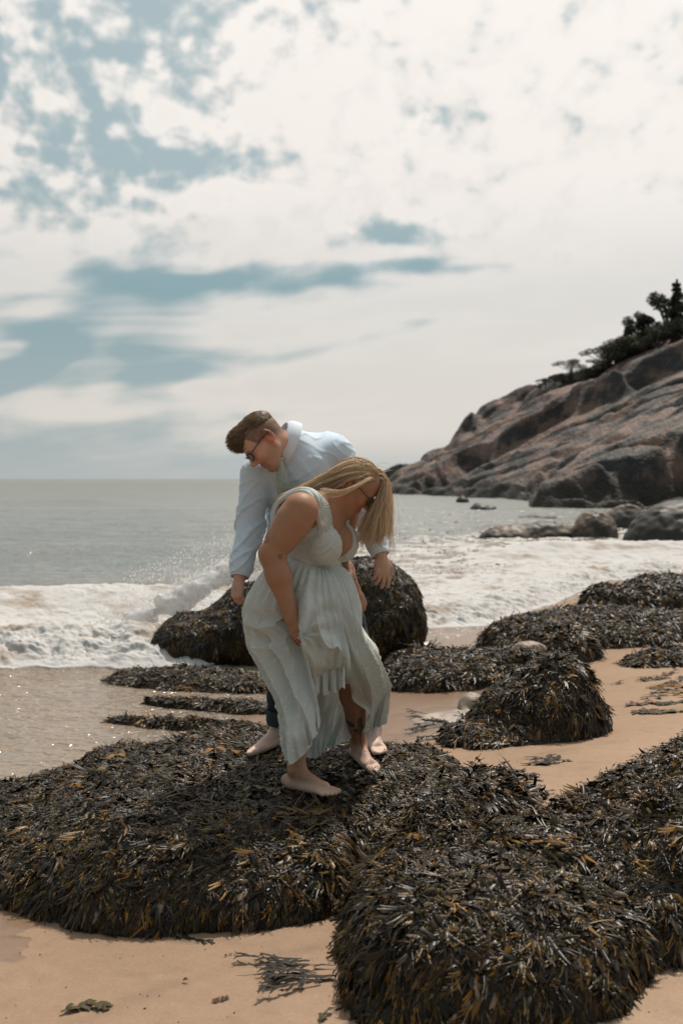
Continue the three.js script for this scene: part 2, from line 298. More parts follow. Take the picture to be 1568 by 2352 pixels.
// ---------------------------------------------------------------- the rocky headland
const shore = [[3.5, 131], [7.2, 122], [11, 106], [15.6, 90], [14.4, 78], [11.6, 66], [15, 61], [22, 56], [34, 50], [60, 44]];
function inland(x, d) {                                                      // signed distance to the shore line, positive on land
  let best = 1e9, sgn = 1;
  for (let i = 1; i < shore.length; i++) {
    const [ax, ad] = shore[i - 1], [bx, bd] = shore[i], ux = bx - ax, ud = bd - ad, t = clamp(((x - ax) * ux + (d - ad) * ud) / (ux * ux + ud * ud)), ex = x - ax - ux * t, ed = d - ad - ud * t, q = Math.hypot(ex, ed);
    if (q < best) { best = q; sgn = ux * ed - ud * ex > 0 ? 1 : -1; }
  }
  return best * sgn;
}
function headland(x, d) {
  const s = inland(x, d) + 1.6 * fbm(x * .12, d * .12, 3, 3);
  const cap = piece([[3, -.6], [5.5, .5], [6.9, 1.1], [9.6, 3.0], [12.8, 4.6], [13.3, 7.0], [16, 8.8], [20, 12.0], [26, 14.6], [33, 17], [60, 24]], x + .02 * (d - 100)) ;
  let h = -.8 + (s > 0 ? 1.0 : .9) * s * lerp(.60, .66, sstep(9, 20, x)) + 1.5 * sstep(.0, 1.6, s);
  h = smin(h, cap + .6 * fbm(x * .2, d * .2, 1, 2), 1.5);
  // strata: slabs that dip to the left with steep edges towards the viewer
  const dip = .50, q = h - dip * (x - 12) + .9 * fbm(x * .07, d * .10, 7, 3);
  const terr = (q, step, sharp, rise) => { const k = q / step, f = Math.floor(k), r = k - f, e = r < sharp ? rise * r / sharp : rise + (1 - rise) * sstep(sharp, 1, r); return (f + e) * step; };
  const w1 = 3.4 * fbm(x * .05, d * .06, 2, 3), q1 = terr(q + w1, 4.2, .80, .14) - w1;
  let hh = lerp(h, h + (q1 - q), sstep(.2, 2.5, h));
  const qq = hh - .46 * x + .05 * d, w2 = 1.5 * fbm(x * .13, d * .17, 12, 3);
  hh += (terr(qq + w2, 1.15, .78, .2) - w2 - qq) * .7 * sstep(-.15, .25, fbm(x * .16, d * .16, 22, 2));
  hh += .38 * fbm(x * .3, d * .45, 4, 3) + .12 * billow(x * .7 - d * .5, d * .9, 2, 3) * sstep(-.5, 1, h);
  hh -= .8 * sstep(.80, .97, 1 - Math.abs(n3(x * .22 + d * .12, d * .05, 31)) * 1.0) * sstep(.5, 2, h);                  // joints that cross the slabs
  return hh;
}
const rockTone = (x, y, z) => {                                              // pink granite with dark weathering streaks and a weedy foot
  const a = fbm(x * .22 + y * .2, (y - .5 * x) * .5, z * .2, 4), b = fbm(x * 1.1, y * 1.8, z * 1.1, 3), dark = sstep(-.16, .12, a + .5 * b), tide = sstep(2.4, .9, y + 1.1 * fbm(x * .3, 2, z * .3, 3));
  let c = [lerp(.155, .024, dark), lerp(.096, .0235, dark), lerp(.072, .022, dark)]; const k = 1 + .5 * b;
  c = c.map((v) => v * k); const w = [.026 * k, .021 * k, .013 * k];
  return [0, 1, 2].map((i) => lerp(c[i], w[i], tide * .85));
};
{
  const nu = 420, nv = 640;
  const at = (u, v) => { const d = lerp(44, 150, v), x0 = Math.max(3, d * .035), x1 = Math.max(44, d * .42); return [lerp(x0, x1, Math.pow(u, 1.15)), d]; };
  const g = sheet(nu, nv, (u, v) => { const [x, d] = at(u, v); return [x, Math.max(headland(x, d), -1.5), -d]; }, { keep: (u, v) => { const [x, d] = at(u, v); return headland(x, d) > -1.3; }, col: (p) => rockTone(p[0], p[1], p[2]), uv: (p) => [(p[0] + p[2] * .3) / 3, p[1] / 3] });
  const rockBump = tex(512, (u, v) => { const k = .5 + .5 * tn(u, v, 6, 1) + .35 * tn(u, v, 17, 2) + .25 * tn(u, v, 43, 3); return [k, k, k]; }, false);
  const m = mesh('rocky_headland', g, new THREE.MeshStandardMaterial({ vertexColors: true, roughness: .75, bumpMap: rockBump, bumpScale: .12 }));
  tag(m, 'steep pink and dark granite headland with slanting ledges on the right', 'headland', null, 'structure');
}
// the low wooded point far across the bay
{
  const top = (x) => 21 + 5 * fbm(x * .004, 1, 1, 3) * 2 - 8 * sstep(230, 420, x) + 7 * sstep(60, 160, x) * 0;
  const g = sheet(160, 14, (u, v) => { const x = lerp(40, 900, u), e = Math.sin(v * Math.PI); return [x, -1 + e * top(x) * sstep(0, .06, u), -1380 - v * 260 + 20 * fbm(x * .01, 2, 2, 2)]; }, { col: (p) => { const k = .8 + .5 * fbm(p[0] * .02, p[1] * .1, 1, 3); return [.050 * k, .060 * k, .055 * k]; } });
  tag(mesh('far_point', g, new THREE.MeshStandardMaterial({ vertexColors: true, roughness: 1 })), 'low dark wooded point far across the bay', 'hill', null, 'structure');
  const tree = new THREE.ConeGeometry(1, 1, 5); tree.translate(0, .5, 0);
  reseed(3);
  const n = 5200, im = new THREE.InstancedMesh(tree, new THREE.MeshStandardMaterial({ color: lin(.042, .052, .046), roughness: 1 }), n), M = new THREE.Matrix4(), q = new THREE.Quaternion();
  for (let i = 0; i < n; i++) { const x = rr(60, 520), v = Math.pow(rnd(), .8) * .68 + .01, e = Math.sin(v * Math.PI), h = rr(4, 9); M.compose(V(x, -2 + e * top(x) * sstep(0, .06, (x - 40) / 860), -1380 - v * 260), q, V(h * .3, h, h * .3)); im.setMatrixAt(i, M); }
  im.name = 'far_forest'; scene.add(im); tag(im, 'distant dark trees covering the low point across the bay', 'forest', null, 'stuff');
}
// ---------------------------------------------------------------- rocks under seaweed
const ell = (c, r, yaw = 0, k = .15) => ({ c, r, cy: Math.cos(yaw), sy: Math.sin(yaw), k });
const rbox = (c, h, e, yaw = 0, k = .2) => ({ c, h, e, cy: Math.cos(yaw), sy: Math.sin(yaw), k });
function primD(p, x, y, z) {
  const dx = x - p.c[0], dy = y - p.c[1], dz = z - p.c[2], X = p.cy * dx - p.sy * dz, Z = p.sy * dx + p.cy * dz;
  if (p.r) { const a = X / p.r[0], b = dy / p.r[1], c = Z / p.r[2], k0 = Math.hypot(a, b, c), k1 = Math.hypot(a / p.r[0], b / p.r[1], c / p.r[2]); return k1 < 1e-9 ? -Math.min(...p.r) : k0 * (k0 - 1) / k1; }
  const qx = Math.abs(X) - p.h[0] + p.e, qy = Math.abs(dy) - p.h[1] + p.e, qz = Math.abs(Z) - p.h[2] + p.e;
  return Math.hypot(Math.max(qx, 0), Math.max(qy, 0), Math.max(qz, 0)) + Math.min(Math.max(qx, qy, qz), 0) - p.e;
}
const field = (prims, amp, f = 2) => (x, y, z) => { let d = 1e9; for (const p of prims) d = smin(d, primD(p, x, y, z), p.k); return d + (amp && d < .6 ? amp * fbm(x * f, y * f * 1.3, z * f, 3) + amp * .35 * n3(x * f * 5, y * f * 5, z * f * 5) : 0); };
// ribbons for fronds: pts = centre line, w(t) = half width, bent along their length
function ribbon(pts, w, up, out) {
  const n = pts.length, s = out.pos.length / 3;
  for (let i = 0; i < n; i++) {
    const a = pts[Math.max(i - 1, 0)], b = pts[Math.min(i + 1, n - 1)], t = b.clone().sub(a).normalize(), side = t.clone().cross(up).normalize(), nn = side.clone().cross(t), h = w(i / (n - 1)), p = pts[i];
    for (const k of [-1, 0, 1]) out.pos.push(p.x + side.x * h * k + nn.x * h * .45 * (k ? 0 : 1), p.y + side.y * h * k + nn.y * h * .45 * (k ? 0 : 1), p.z + side.z * h * k + nn.z * h * .45 * (k ? 0 : 1));
    if (i) for (let k = 0; k < 2; k++) { const o = s + (i - 1) * 3 + k; out.idx.push(o, o + 3, o + 1, o + 1, o + 3, o + 4); }
  }
}
const UPV = V(0, 1, 0);
function curve(p, dir, len, n, droop, curl, lift = 0) { const pts = [p.clone()], d = dir.clone().normalize(), q = p.clone(); for (let i = 1; i <= n; i++) { d.y += (lift * (1 - 2 * i / n) - droop) / n; d.x += curl / n; d.normalize(); q.addScaledVector(d, len / n); pts.push(q.clone()); } return pts; }
function frond(kind) {
  const out = { pos: [], idx: [] }, O = V(0, 0, 0);
  if (kind === 0) for (let i = 0; i < 4; i++) { const L = rr(.09, .16), w = rr(.0035, .006); ribbon(curve(O, V(rr(-.4, .4), rr(.05, .2), 1), L, 7, rr(.1, .4), rr(-1.6, 1.6), .3), (t) => w * (.5 + .9 * Math.sin(Math.PI * Math.min(.15 + t * .9, 1))), UPV, out); }
  else if (kind === 1) {
    const grow = (p, dir, len, w, lvl) => {
      const pts = curve(p, dir, len, 3, .15, rr(-.2, .2), .1); ribbon(pts, (t) => lvl === 2 ? w * (1.15 - .75 * t * t) : w * (.75 + .35 * t), UPV, out);
      if (lvl < 2) { const e = pts.at(-1), d = e.clone().sub(pts.at(-2)).normalize(); for (const s of [-1, 1]) grow(e.clone().addScaledVector(d, -.004), V(d.x + s * rr(.3, .6), d.y + rr(-.1, .18), d.z), len * rr(.6, .9), w * .92, lvl + 1); }
    };
    grow(O, V(0, .12, 1), .042, .0058, 0); grow(O, V(rr(-.5, .5), .2, 1), .034, .005, 1);
  } else if (kind === 2) for (let i = 0; i < 3; i++) { const L = rr(.05, .085), w = rr(.0075, .0125); ribbon(curve(V(rr(-.012, .012), 0, rr(-.01, .03)), V(rr(-.5, .5), rr(.1, .35), 1), L, 6, rr(.2, .7), rr(-1.3, 1.3), .25), (t) => w * Math.sin(Math.PI * (.1 + .85 * t)) * (1 + .22 * Math.sin(t * 17 + i)), UPV, out); }
  else if (kind === 3) {
    for (let i = 0; i < 4; i++) { const pts = curve(O, V(rr(-.3, .3), rr(0, .25), 1), rr(.11, .19), 6, rr(.1, .4), rr(-.5, .5), .2); ribbon(pts, (t) => .0022, UPV, out); for (const j of [3, 5]) { const e = pts[j]; ribbon([e.clone().add(V(0, 0, -.009)), e.clone().add(V(0, .003, -.003)), e.clone().add(V(0, .003, .004)), e.clone().add(V(0, 0, .010))], (t) => .0062 * Math.sin(Math.PI * (.12 + .76 * t)), UPV, out); } }
  } else for (let i = 0; i < 7; i++) { const L = rr(.03, .055), w = rr(.0028, .005); ribbon(curve(V(rr(-.02, .02), 0, rr(-.02, .02)), V(rr(-1, 1), rr(.1, .6), rr(.2, 1)), L, 4, rr(.2, .9), rr(-1, 1), .4), (t) => w * (1 - .5 * t), UPV, out); }
  return bufferGeo(out.pos, out.idx);
}
reseed(21);
const FRONDS = [0, 0, 1, 1, 2, 2, 3, 4].map(frond);
const weedMat = new THREE.MeshPhysicalMaterial({ color: 0xffffff, roughness: .36, specularIntensity: .55 });
const weedCol = new THREE.Color();
function weedTone(x, y, z) {
  const r = rnd(), n = fbm(x * 2.2, y * 2.2, z * 2.2, 2), k = rr(.7, 1.35);
  if (r < .40) return weedCol.setRGB(.013 * k, .010 * k, .006 * k);
  if (r < .74) return weedCol.setRGB(.036 * k, .023 * k, .009 * k);
  if (r < .89 + n * .14) return weedCol.setRGB(.075 * k, .046 * k, .013 * k);
  if (r < .965) return weedCol.setRGB(.16 * k, .080 * k, .014 * k);
  return weedCol.setRGB(.15 * k, .11 * k, .08 * k);
}
// the holdfast that a frond grows from: the nearest of scattered points, with a number of its own
const hash3 = (x, y, z, k) => { let h = Math.imul(x, 374761393) ^ Math.imul(y, 668265263) ^ Math.imul(z, 2147483647) ^ Math.imul(k, 1274126177); h = Math.imul(h ^ (h >>> 13), 1274126177); return ((h ^ (h >>> 16)) >>> 0) / 4294967296; };
function holdfast(q, cell) {
  const X = Math.floor(q.x / cell), Y = Math.floor(q.y / cell), Z = Math.floor(q.z / cell), o = { d: 1e9, x: 0, y: 0, z: 0, n: 0 };
  for (let i = -1; i < 2; i++) for (let j = -1; j < 2; j++) for (let k = -1; k < 2; k++) { const a = X + i, b = Y + j, c = Z + k, x = (a + hash3(a, b, c, 1)) * cell, y = (b + hash3(a, b, c, 2)) * cell, z = (c + hash3(a, b, c, 3)) * cell, d = (x - q.x) ** 2 + (y - q.y) ** 2 + (z - q.z) ** 2; if (d < o.d) { o.d = d; o.x = x; o.y = y; o.z = z; o.n = hash3(a, b, c, 4); } }
  return o;
}
// fronds over a surface: count tufts, lying down the slope; flow adds a set to the flat tops; len scales them
function weed(parent, geo, count, { len = 1, flow = [0, 0, 1], mix = [.35, .35, 1.3, 1.3, 2.4, 2.4, .5, 1.0], minY = -9, where } = {}) {
  const p = geo.attributes.position, ix = geo.index.array, nt = ix.length / 3, acc = new Float64Array(nt), A = V(), B = V(), C = V(), N = V(); let tot = 0;
  for (let t = 0; t < nt; t++) {
    A.fromBufferAttribute(p, ix[t * 3]); B.fromBufferAttribute(p, ix[t * 3 + 1]); C.fromBufferAttribute(p, ix[t * 3 + 2]);
    const cx = (A.x + B.x + C.x) / 3, cy = (A.y + B.y + C.y) / 3, cz = (A.z + B.z + C.z) / 3, ar = B.clone().sub(A).cross(C.clone().sub(A)).length() / 2;
    let ok = cy > minY && cy > Math.max(sandH(cx, -cz), WL) - .015; if (ok && where && !where(cx, cy, cz)) ok = false;
    if (ok) tot += ar; acc[t] = tot;
  }
  const lists = FRONDS.map(() => []), sumMix = mix.reduce((a, b) => a + b), nrm = geo.attributes.normal, M = new THREE.Matrix4(), S = new THREE.Matrix4();
  for (let i = 0; i < count; i++) {
    const r = rnd() * tot; let a = 0, b = nt - 1; while (a < b) { const m = (a + b) >> 1; if (acc[m] < r) a = m + 1; else b = m; }
    let u = rnd(), v = rnd(); if (u + v > 1) { u = 1 - u; v = 1 - v; }
    A.fromBufferAttribute(p, ix[a * 3]); B.fromBufferAttribute(p, ix[a * 3 + 1]); C.fromBufferAttribute(p, ix[a * 3 + 2]); N.fromBufferAttribute(nrm, ix[a * 3]);
    const q = A.clone().multiplyScalar(1 - u - v).addScaledVector(B, u).addScaledVector(C, v), n = N.clone().normalize();
    const sw = 1.5 * fbm(q.x * 1.6, q.y * 1.6, q.z * 1.6 + 40, 3), D = V(flow[0] * .22 + sw * .25 + rr(-.2, .2), -1.0, flow[2] * .22 + rr(-.2, .2) + .25 * fbm(q.x * 1.6 + 9, q.y, q.z * 1.6, 3));
    const T = D.addScaledVector(n, -D.dot(n)); if (T.lengthSq() < .04) T.add(V(rr(-.6, .6), 0, rr(-.6, .6))); T.normalize(); const hf = holdfast(q, .17 * Math.max(len, .6)), flat = sstep(.25, .85, n.y), R = V(q.x - hf.x, q.y - hf.y, q.z - hf.z); R.addScaledVector(n, -R.dot(n)).normalize(); T.multiplyScalar(lerp(1.3, .55, flat)).addScaledVector(R, lerp(.35, .85, flat)).addScaledVector(V(rr(-1, 1), rr(-.5, .5), rr(-1, 1)), lerp(.22, .45, flat)); T.addScaledVector(n, -T.dot(n)).normalize();
    const steep = sstep(.75, .15, n.y), lift = rr(-.04, .10) * (1 - .8 * steep); T.addScaledVector(n, lift).normalize();
    const X = n.clone().cross(T).normalize(), Y = T.clone().cross(X).normalize(), roll = rr(-.8, .8) * (1 - .4 * steep); const Xr = X.clone().multiplyScalar(Math.cos(roll)).addScaledVector(Y, Math.sin(roll)), Yr = T.clone().cross(Xr);
    const s = len * rr(.7, 1.35), sl = s * (1 + .5 * steep);
    M.makeBasis(Xr.multiplyScalar(s), Yr.multiplyScalar(s), T.multiplyScalar(sl)); M.setPosition(q.addScaledVector(n, rr(.0, .014) * len));
    let k = rnd() * sumMix, f = 0; while (k > mix[f]) k -= mix[f++];
    lists[f].push(M.clone(), weedTone(q.x, q.y, q.z).clone().multiplyScalar(.55 + 1.0 * hf.n));
  }
  let top = parent; while (top.parent && top.parent !== scene) top = top.parent;
  S.makeTranslation(-top.position.x, -top.position.y, -top.position.z);
  lists.forEach((l, f) => {
    if (!l.length) return; const im = new THREE.InstancedMesh(FRONDS[f], weedMat, l.length / 2);
    for (let i = 0; i < l.length; i += 2) { im.setMatrixAt(i / 2, l[i].premultiply(S)); im.setColorAt(i / 2, l[i + 1]); }
    im.name = 'seaweed'; im.userData.kind = 'stuff'; im.castShadow = im.receiveShadow = true; parent.add(im);
  });
}
const stoneMat = new THREE.MeshPhysicalMaterial({ vertexColors: true, roughness: .55 });
const darkStone = (x, y, z) => { const k = .8 + .8 * fbm(x * 4, y * 4, z * 4, 3); return [.021 * k, .018 * k, .013 * k]; };
const ROCKS = {};
function rock(name, label, group, prims, { amp = .05, f = 2, cell = .03, count = 4000, col = darkStone, key, cat = 'rock', ...opt } = {}) {
  const lo = V(1e9, 1e9, 1e9), hi = V(-1e9, -1e9, -1e9), fd = field(prims, amp, f);
  for (const p of prims) { const e = p.r ? Math.max(...p.r) : Math.hypot(p.h[0], p.h[2]), ry = p.r ? p.r[1] : p.h[1]; lo.min(V(p.c[0] - e, p.c[1] - ry, p.c[2] - e)); hi.max(V(p.c[0] + e, p.c[1] + ry, p.c[2] + e)); }
  lo.subScalar(amp * 2 + .08); hi.addScalar(amp * 2 + .08); lo.y = Math.max(lo.y, sandH((lo.x + hi.x) / 2, -(lo.z + hi.z) / 2) - .22);
  const c = V((lo.x + hi.x) / 2, 0, (lo.z + hi.z) / 2); c.y = Math.max(sandH(c.x, -c.z), -1);
  const g = base(name, c), geo = netMesh(fd, lo, hi, cell, col), scat = geo.clone();
  tag(g, label, cat, group);
  mesh('stone', geo, stoneMat, g);
  if (count) weed(g, scat, count, opt);
  if (key) ROCKS[key] = fd;
  return g;
}
reseed(31);
rock('seaweed_rock', 'broad low rock covered in dark seaweed that the barefoot couple stand on', null, [
  rbox([-.47, -.26, -4.60], [.53, .48, 1.00], .28), rbox([.16, -.25, -4.74], [.47, .45, .60], .22, 0, .2), rbox([-1.55, -.37, -4.82], [.85, .37, .58], .28, 0, .35), rbox([-.98, -.33, -4.42], [.42, .42, .60], .30, 0, .35), rbox([-.95, -.38, -5.45], [.62, .42, .62], .30, 0, .3)],
  { amp: .05, f: 1.6, cell: .03, count: 84000, len: .60, flow: [-.5, 0, .9], key: 'stand' });
rock('seaweed_mound', 'large mound of dark hanging seaweed in the right foreground', null, [
  ell([1.50, -.14, -3.62], [.80, .74, .60], 0, .3), ell([.92, -.12, -3.56], [.48, .46, .42], 0, .25), rbox([.46, -.12, -3.30], [.44, .44, .52], .30, 0, .25), ell([2.0, -.06, -4.1], [.85, .70, .58], 0, .3)],
  { amp: .07, f: 1.7, cell: .03, count: 84000, flow: [-.3, 0, .8], len: .62, key: 'mound' });
rock('seaweed_boulder', 'three-cornered boulder draped in dark seaweed standing on open sand', null, [ell([1.27, -.08, -6.45], [.42, .40, .36], 0, .1), ell([1.42, .08, -6.42], [.24, .36, .26], 0, .12), ell([.98, -.10, -6.32], [.34, .17, .30], 0, .1)], { amp: .05, f: 2.5, cell: .025, count: 13000, len: .7, flow: [-.6, 0, .6] });
rock('seaweed_ledge', 'long low ledge under brown seaweed behind the three-cornered boulder', null, [ell([1.12, -.14, -8.5], [.85, .26, .5], .1, .15), ell([1.7, -.16, -8.4], [.4, .26, .4], 0, .15)], { amp: .07, f: 2, cell: .03, count: 14000, len: .75, flow: [-.4, 0, .8] });
rock('seaweed_cap_rock', 'small round seaweed-covered rock between the low ledge and the wide mound', null, [ell([2.12, -.1, -9.35], [.30, .30, .3], 0, .1)], { amp: .04, f: 3, count: 2200 });
rock('seaweed_hump', 'wide rounded mound of combed glossy seaweed at the edge of the surf', null, [ell([2.85, -.14, -10.6], [1.3, .36, .85], 0, .2), ell([2.0, -.2, -10.3], [.6, .25, .5], 0, .2)], { amp: .06, f: 1.6, cell: .04, count: 20000, flow: [.7, 0, .7], len: .9 });
rock('surf_rock', 'small dark weedy rock where the foam meets the wide mound', null, [ell([3.3, -.08, -12.5], [.3, .36, .28], 0, .1), ell([2.75, -.2, -12.0], [.3, .22, .3], 0, .1)], { amp: .05, f: 3, count: 2000 });
rock('surf_ledge', 'dark weedy ledge touched by the foam at the right edge', null, [ell([4.35, -.12, -13.2], [.85, .44, .55], 0, .2), ell([5.2, -.12, -13.4], [.6, .3, .5], 0, .2)], { amp: .07, f: 2, cell: .04, count: 4000 });
rock('flat_weed_rock', 'flat weed-covered rock on wet sand at the right edge', null, [ell([4.1, -.2, -11.6], [.55, .16, .3], 0, .1)], { amp: .05, f: 3, count: 1500 });
rock('low_weed_rock', 'low dark weedy rock at the right edge beside scattered kelp scraps', null, [ell([3.05, -.17, -8.85], [.62, .24, .36], .1, .1)], { amp: .05, f: 3, count: 3000 });
rock('wave_boulder', 'big dark boulder with short brown weed behind the couple, struck by a wave', null, [ell([.27, .10, -10.2], [.58, .70, .6], 0, .25), ell([-.65, .0, -10.15], [.80, .60, .62], 0, .25), ell([-1.45, -.08, -10.0], [.48, .34, .42], 0, .2)], { amp: .08, f: 2, cell: .035, count: 22000, len: .5, mix: [.1, .1, 1, 1, 1.5, 1.5, .2, 2], key: 'boulder' });
rock('weed_bank', 'flat bank of dark weed below the wave-struck boulder', null, [ell([-1.25, -.24, -8.75], [.92, .14, .34], -.25, .1)], { amp: .05, f: 3, count: 8000, len: .7, flow: [-.9, 0, .3] });
rock('weed_strip', 'upper narrow strip of weed across the sand left of the couple', 'weed strips left of the couple', [ell([-.85, -.205, -7.75], [.75, .07, .11], -.30, .05)], { amp: .05, f: 3, count: 2400, len: .6, flow: [-.9, 0, .3] });
rock('weed_strip', 'lower narrow strip of weed across the sand left of the couple', 'weed strips left of the couple', [ell([-1.0, -.215, -7.15], [.8, .07, .10], -.28, .05)], { amp: .05, f: 3, count: 2400, len: .6, flow: [-.9, 0, .3] });
rock('weed_heap', 'small heap of weed at the foot of the wave-struck boulder, on its right', null, [ell([.75, -.16, -9.6], [.35, .12, .25], 0, .1)], { amp: .04, f: 3, count: 1200 });
rock('weed_heap', 'small heap of weed between the couple’s rock and the large foreground mound', null, [ell([.76, -.03, -5.0], [.22, .11, .26], .5, .1), ell([.64, .0, -4.75], [.16, .13, .22], 0, .1)], { amp: .04, f: 3, count: 3200 });
// bare stones
const paleStone = (x, y, z) => { const k = .8 + .7 * fbm(x * 9, y * 9, z * 9, 3); return [.33 * k, .265 * k, .205 * k]; };
rock('pale_slab', 'pale flat stone half buried in the sand behind the couple', null, [ell([.76, -.14, -7.05], [.34, .075, .2], .55, .05), ell([.98, -.10, -7.35], [.12, .12, .1], 0, .06)], { amp: .03, f: 4, cell: .015, count: 0, col: paleStone });
rock('pale_stone', 'small pinkish stone lying on the low weedy ledge', null, [ell([1.62, .12, -8.6], [.16, .08, .1], .2, .05)], { amp: .03, f: 5, cell: .015, count: 0, col: (x, y, z) => paleStone(x, y, z).map((v, i) => v * [.8, .7, .65][i]) });
// rocks in the surf
const tideStone = (x, y, z) => { const n = fbm(x * 1.5, y * 2.5, z * 1.5, 4), t = sstep(-.1, .25, n + .15 * y), k = .8 + .9 * fbm(x * 7, y * 7, z * 7, 2); return [lerp(.035, .17, t) * k, lerp(.030, .12, t) * k, lerp(.022, .08, t) * k]; };
const seaGroup = 'rocks standing in the surf';
rock('sea_rock', 'long flat mottled rock awash in the surf, left of the round one', seaGroup, [ell([5.5, -.3, -31], [1.25, .52, .7], 0, .3), ell([6.5, -.25, -31], [.8, .55, .6], 0, .3)], { amp: .12, f: 1.5, cell: .06, count: 0, col: tideStone });
rock('sea_rock', 'round mottled boulder in the surf beside the long flat rock', seaGroup, [ell([7.75, -.15, -30.5], [.72, .84, .6], 0, .1)], { amp: .12, f: 1.5, cell: .05, count: 0, col: tideStone });
rock('sea_rock', 'biggest dark dome-shaped rock in the surf at the right edge', seaGroup, [ell([9.7, -.3, -28], [1.75, 1.35, 1.2], 0, .3), ell([10.8, -.2, -28.6], [1.5, 1.1, 1], 0, .3)], { amp: .15, f: 1.2, cell: .07, count: 0, col: (x, y, z) => darkStone(x, y, z).map((v, i) => v * 1.3) });
rock('sea_rock', 'brown rock in the surf just behind the round boulder', seaGroup, [ell([10.3, -.3, -36], [1.1, 1.0, .6], 0, .1), ell([9.3, -.3, -36], [.8, .7, .5], 0, .2)], { amp: .15, f: 1.2, cell: .07, count: 0, col: tideStone });
rock('sea_rock', 'farthest tiny dark rock off the headland', seaGroup, [ell([9.7, -.25, -80], [.55, .55, .5], 0, .1)], { amp: .15, f: 2, cell: .07, count: 0, col: darkStone });
rock('sea_rock', 'small dark rock poking from the water before the headland', seaGroup, [ell([8.4, -.25, -60], [.7, .45, .5], 0, .1), ell([9.0, -.25, -60], [.4, .3, .4], 0, .1)], { amp: .15, f: 2, cell: .07, count: 0, col: darkStone });
rock('sea_rock', 'thin dark rock barely above water near the mottled rocks', seaGroup, [ell([9.2, -.3, -47], [1.1, .26, .4], 0, .1)], { amp: .1, f: 2, cell: .07, count: 0, col: darkStone });
// the surface of a rock under a place of the picture
function hitRock(fd, px, py, d0 = 3, d1 = 8) { const r = ray(px, py); r.multiplyScalar(1 / -r.z); for (let d = d0; d < d1; d += .004) if (fd(r.x * d, EYE + r.y * d, -d) < 0) return V(r.x * d, EYE + r.y * d, -d); return null; }
const tens = ['', '', 'twenty', 'thirty', 'forty', 'fifty'], ones = ['', 'first', 'second', 'third', 'fourth', 'fifth', 'sixth', 'seventh', 'eighth', 'ninth', 'tenth', 'eleventh', 'twelfth', 'thirteenth', 'fourteenth', 'fifteenth', 'sixteenth', 'seventeenth', 'eighteenth', 'nineteenth'];
const nth = (n) => n < 20 ? ones[n] : n % 10 ? tens[Math.floor(n / 10)] + '-' + ones[n % 10] : tens[Math.floor(n / 10)].replace('ty', 'tieth');
// ---------------------------------------------------------------- trees and shrubs on the headland
reseed(71);
const barkMat = new THREE.MeshStandardMaterial({ color: lin(.055, .042, .034), roughness: .95 });
const leafMats = [[.030, .038, .017], [.042, .048, .018], [.060, .058, .020]].map((c) => new THREE.MeshPhysicalMaterial({ color: lin(...c), roughness: .8, side: THREE.DoubleSide }));
function leafCloud(blobs, n, size) {
  const pos = [], idx = [];
  let vol = 0; const acc = blobs.map((b) => (vol += b[3] * b[4] * b[3]));
  for (let i = 0; i < n; i++) {
    const r = rnd() * vol, b = blobs[acc.findIndex((a) => a >= r)]; let x, y, z, q; do { x = rr(-1, 1); y = rr(-1, 1); z = rr(-1, 1); q = x * x + y * y + z * z; } while (q > 1 || (q < .2 && rnd() < .6));
    const c = V(b[0] + x * b[3], b[1] + y * b[4], b[2] + z * b[3]), u = V(rr(-1, 1), rr(-.5, .5), rr(-1, 1)).normalize().multiplyScalar(size * rr(.6, 1.4)), w = V(rr(-1, 1), rr(-1, 1), rr(-1, 1)).normalize().multiplyScalar(size * rr(.4, .8)), s = pos.length / 3;
    for (const p of [c.clone().sub(u), c.clone().add(w), c.clone().add(u), c.clone().sub(w)]) pos.push(p.x, p.y, p.z); idx.push(s, s + 1, s + 2, s, s + 2, s + 3);
  }
  return bufferGeo(pos, idx);
}
function spruce(h) {                                                          // layered boughs round a straight stem
  const stems = [new THREE.CylinderGeometry(.02 * h, .035 * h, h, 6).translate(0, h / 2, 0)], blobs = [];
  for (let y = .22 * h; y < h; y += h * rr(.06, .085)) { const R = h * .24 * (1 - y / h) + .06, n = 5; for (let k = 0; k < n; k++) { if (rnd() < .2) continue; const a = rr(0, 6.28), r = R * rr(.5, 1.25); const g = new THREE.CylinderGeometry(.008 * h, .012 * h, r, 4).rotateZ(Math.PI / 2 - .2).translate(r / 2, 0, 0).rotateY(a).translate(0, y, 0); stems.push(g); for (const t of [.45, .75, 1]) blobs.push([Math.cos(a) * r * t, y - .04 * h * t, -Math.sin(a) * r * t, .055 * h + .08 * r, .022 * h]); } }
  blobs.push([0, h, 0, .02 * h, .06 * h]);
  return [mergeGeometries(stems.map(plainGeo)), leafCloud(blobs, 2600, .028 * h)];
}
function broad(h, w) {
  const stems = [new THREE.CylinderGeometry(.03 * h, .05 * h, h * .7, 6).translate(0, h * .35, 0)], blobs = [];
  for (let k = 0; k < 9; k++) { const a = rr(0, 6.28), r = w * rr(.25, .95), y = h * rr(.45, .95); const A = V(0, h * .35, 0), B = V(Math.cos(a) * r, y, Math.sin(a) * r), L = A.distanceTo(B), g = new THREE.CylinderGeometry(.010 * h, .022 * h, L, 4).translate(0, L / 2, 0); g.applyQuaternion(new THREE.Quaternion().setFromUnitVectors(V(0, 1, 0), B.clone().sub(A).normalize())); g.translate(A.x, A.y, A.z); stems.push(g); blobs.push([B.x, B.y, B.z, w * rr(.2, .36), h * rr(.08, .16)]); }
  return [mergeGeometries(stems.map(plainGeo)), leafCloud(blobs, 2200, .035 * h)];
}
function plainGeo(g) { g.deleteAttribute('uv'); return g; }
const treeKinds = { spruce: [spruce(4), spruce(4)], broad: [broad(3, 1.7), broad(3, 1.9)], shrub: [broad(1.3, 1.2), broad(1.3, 1.4)] };
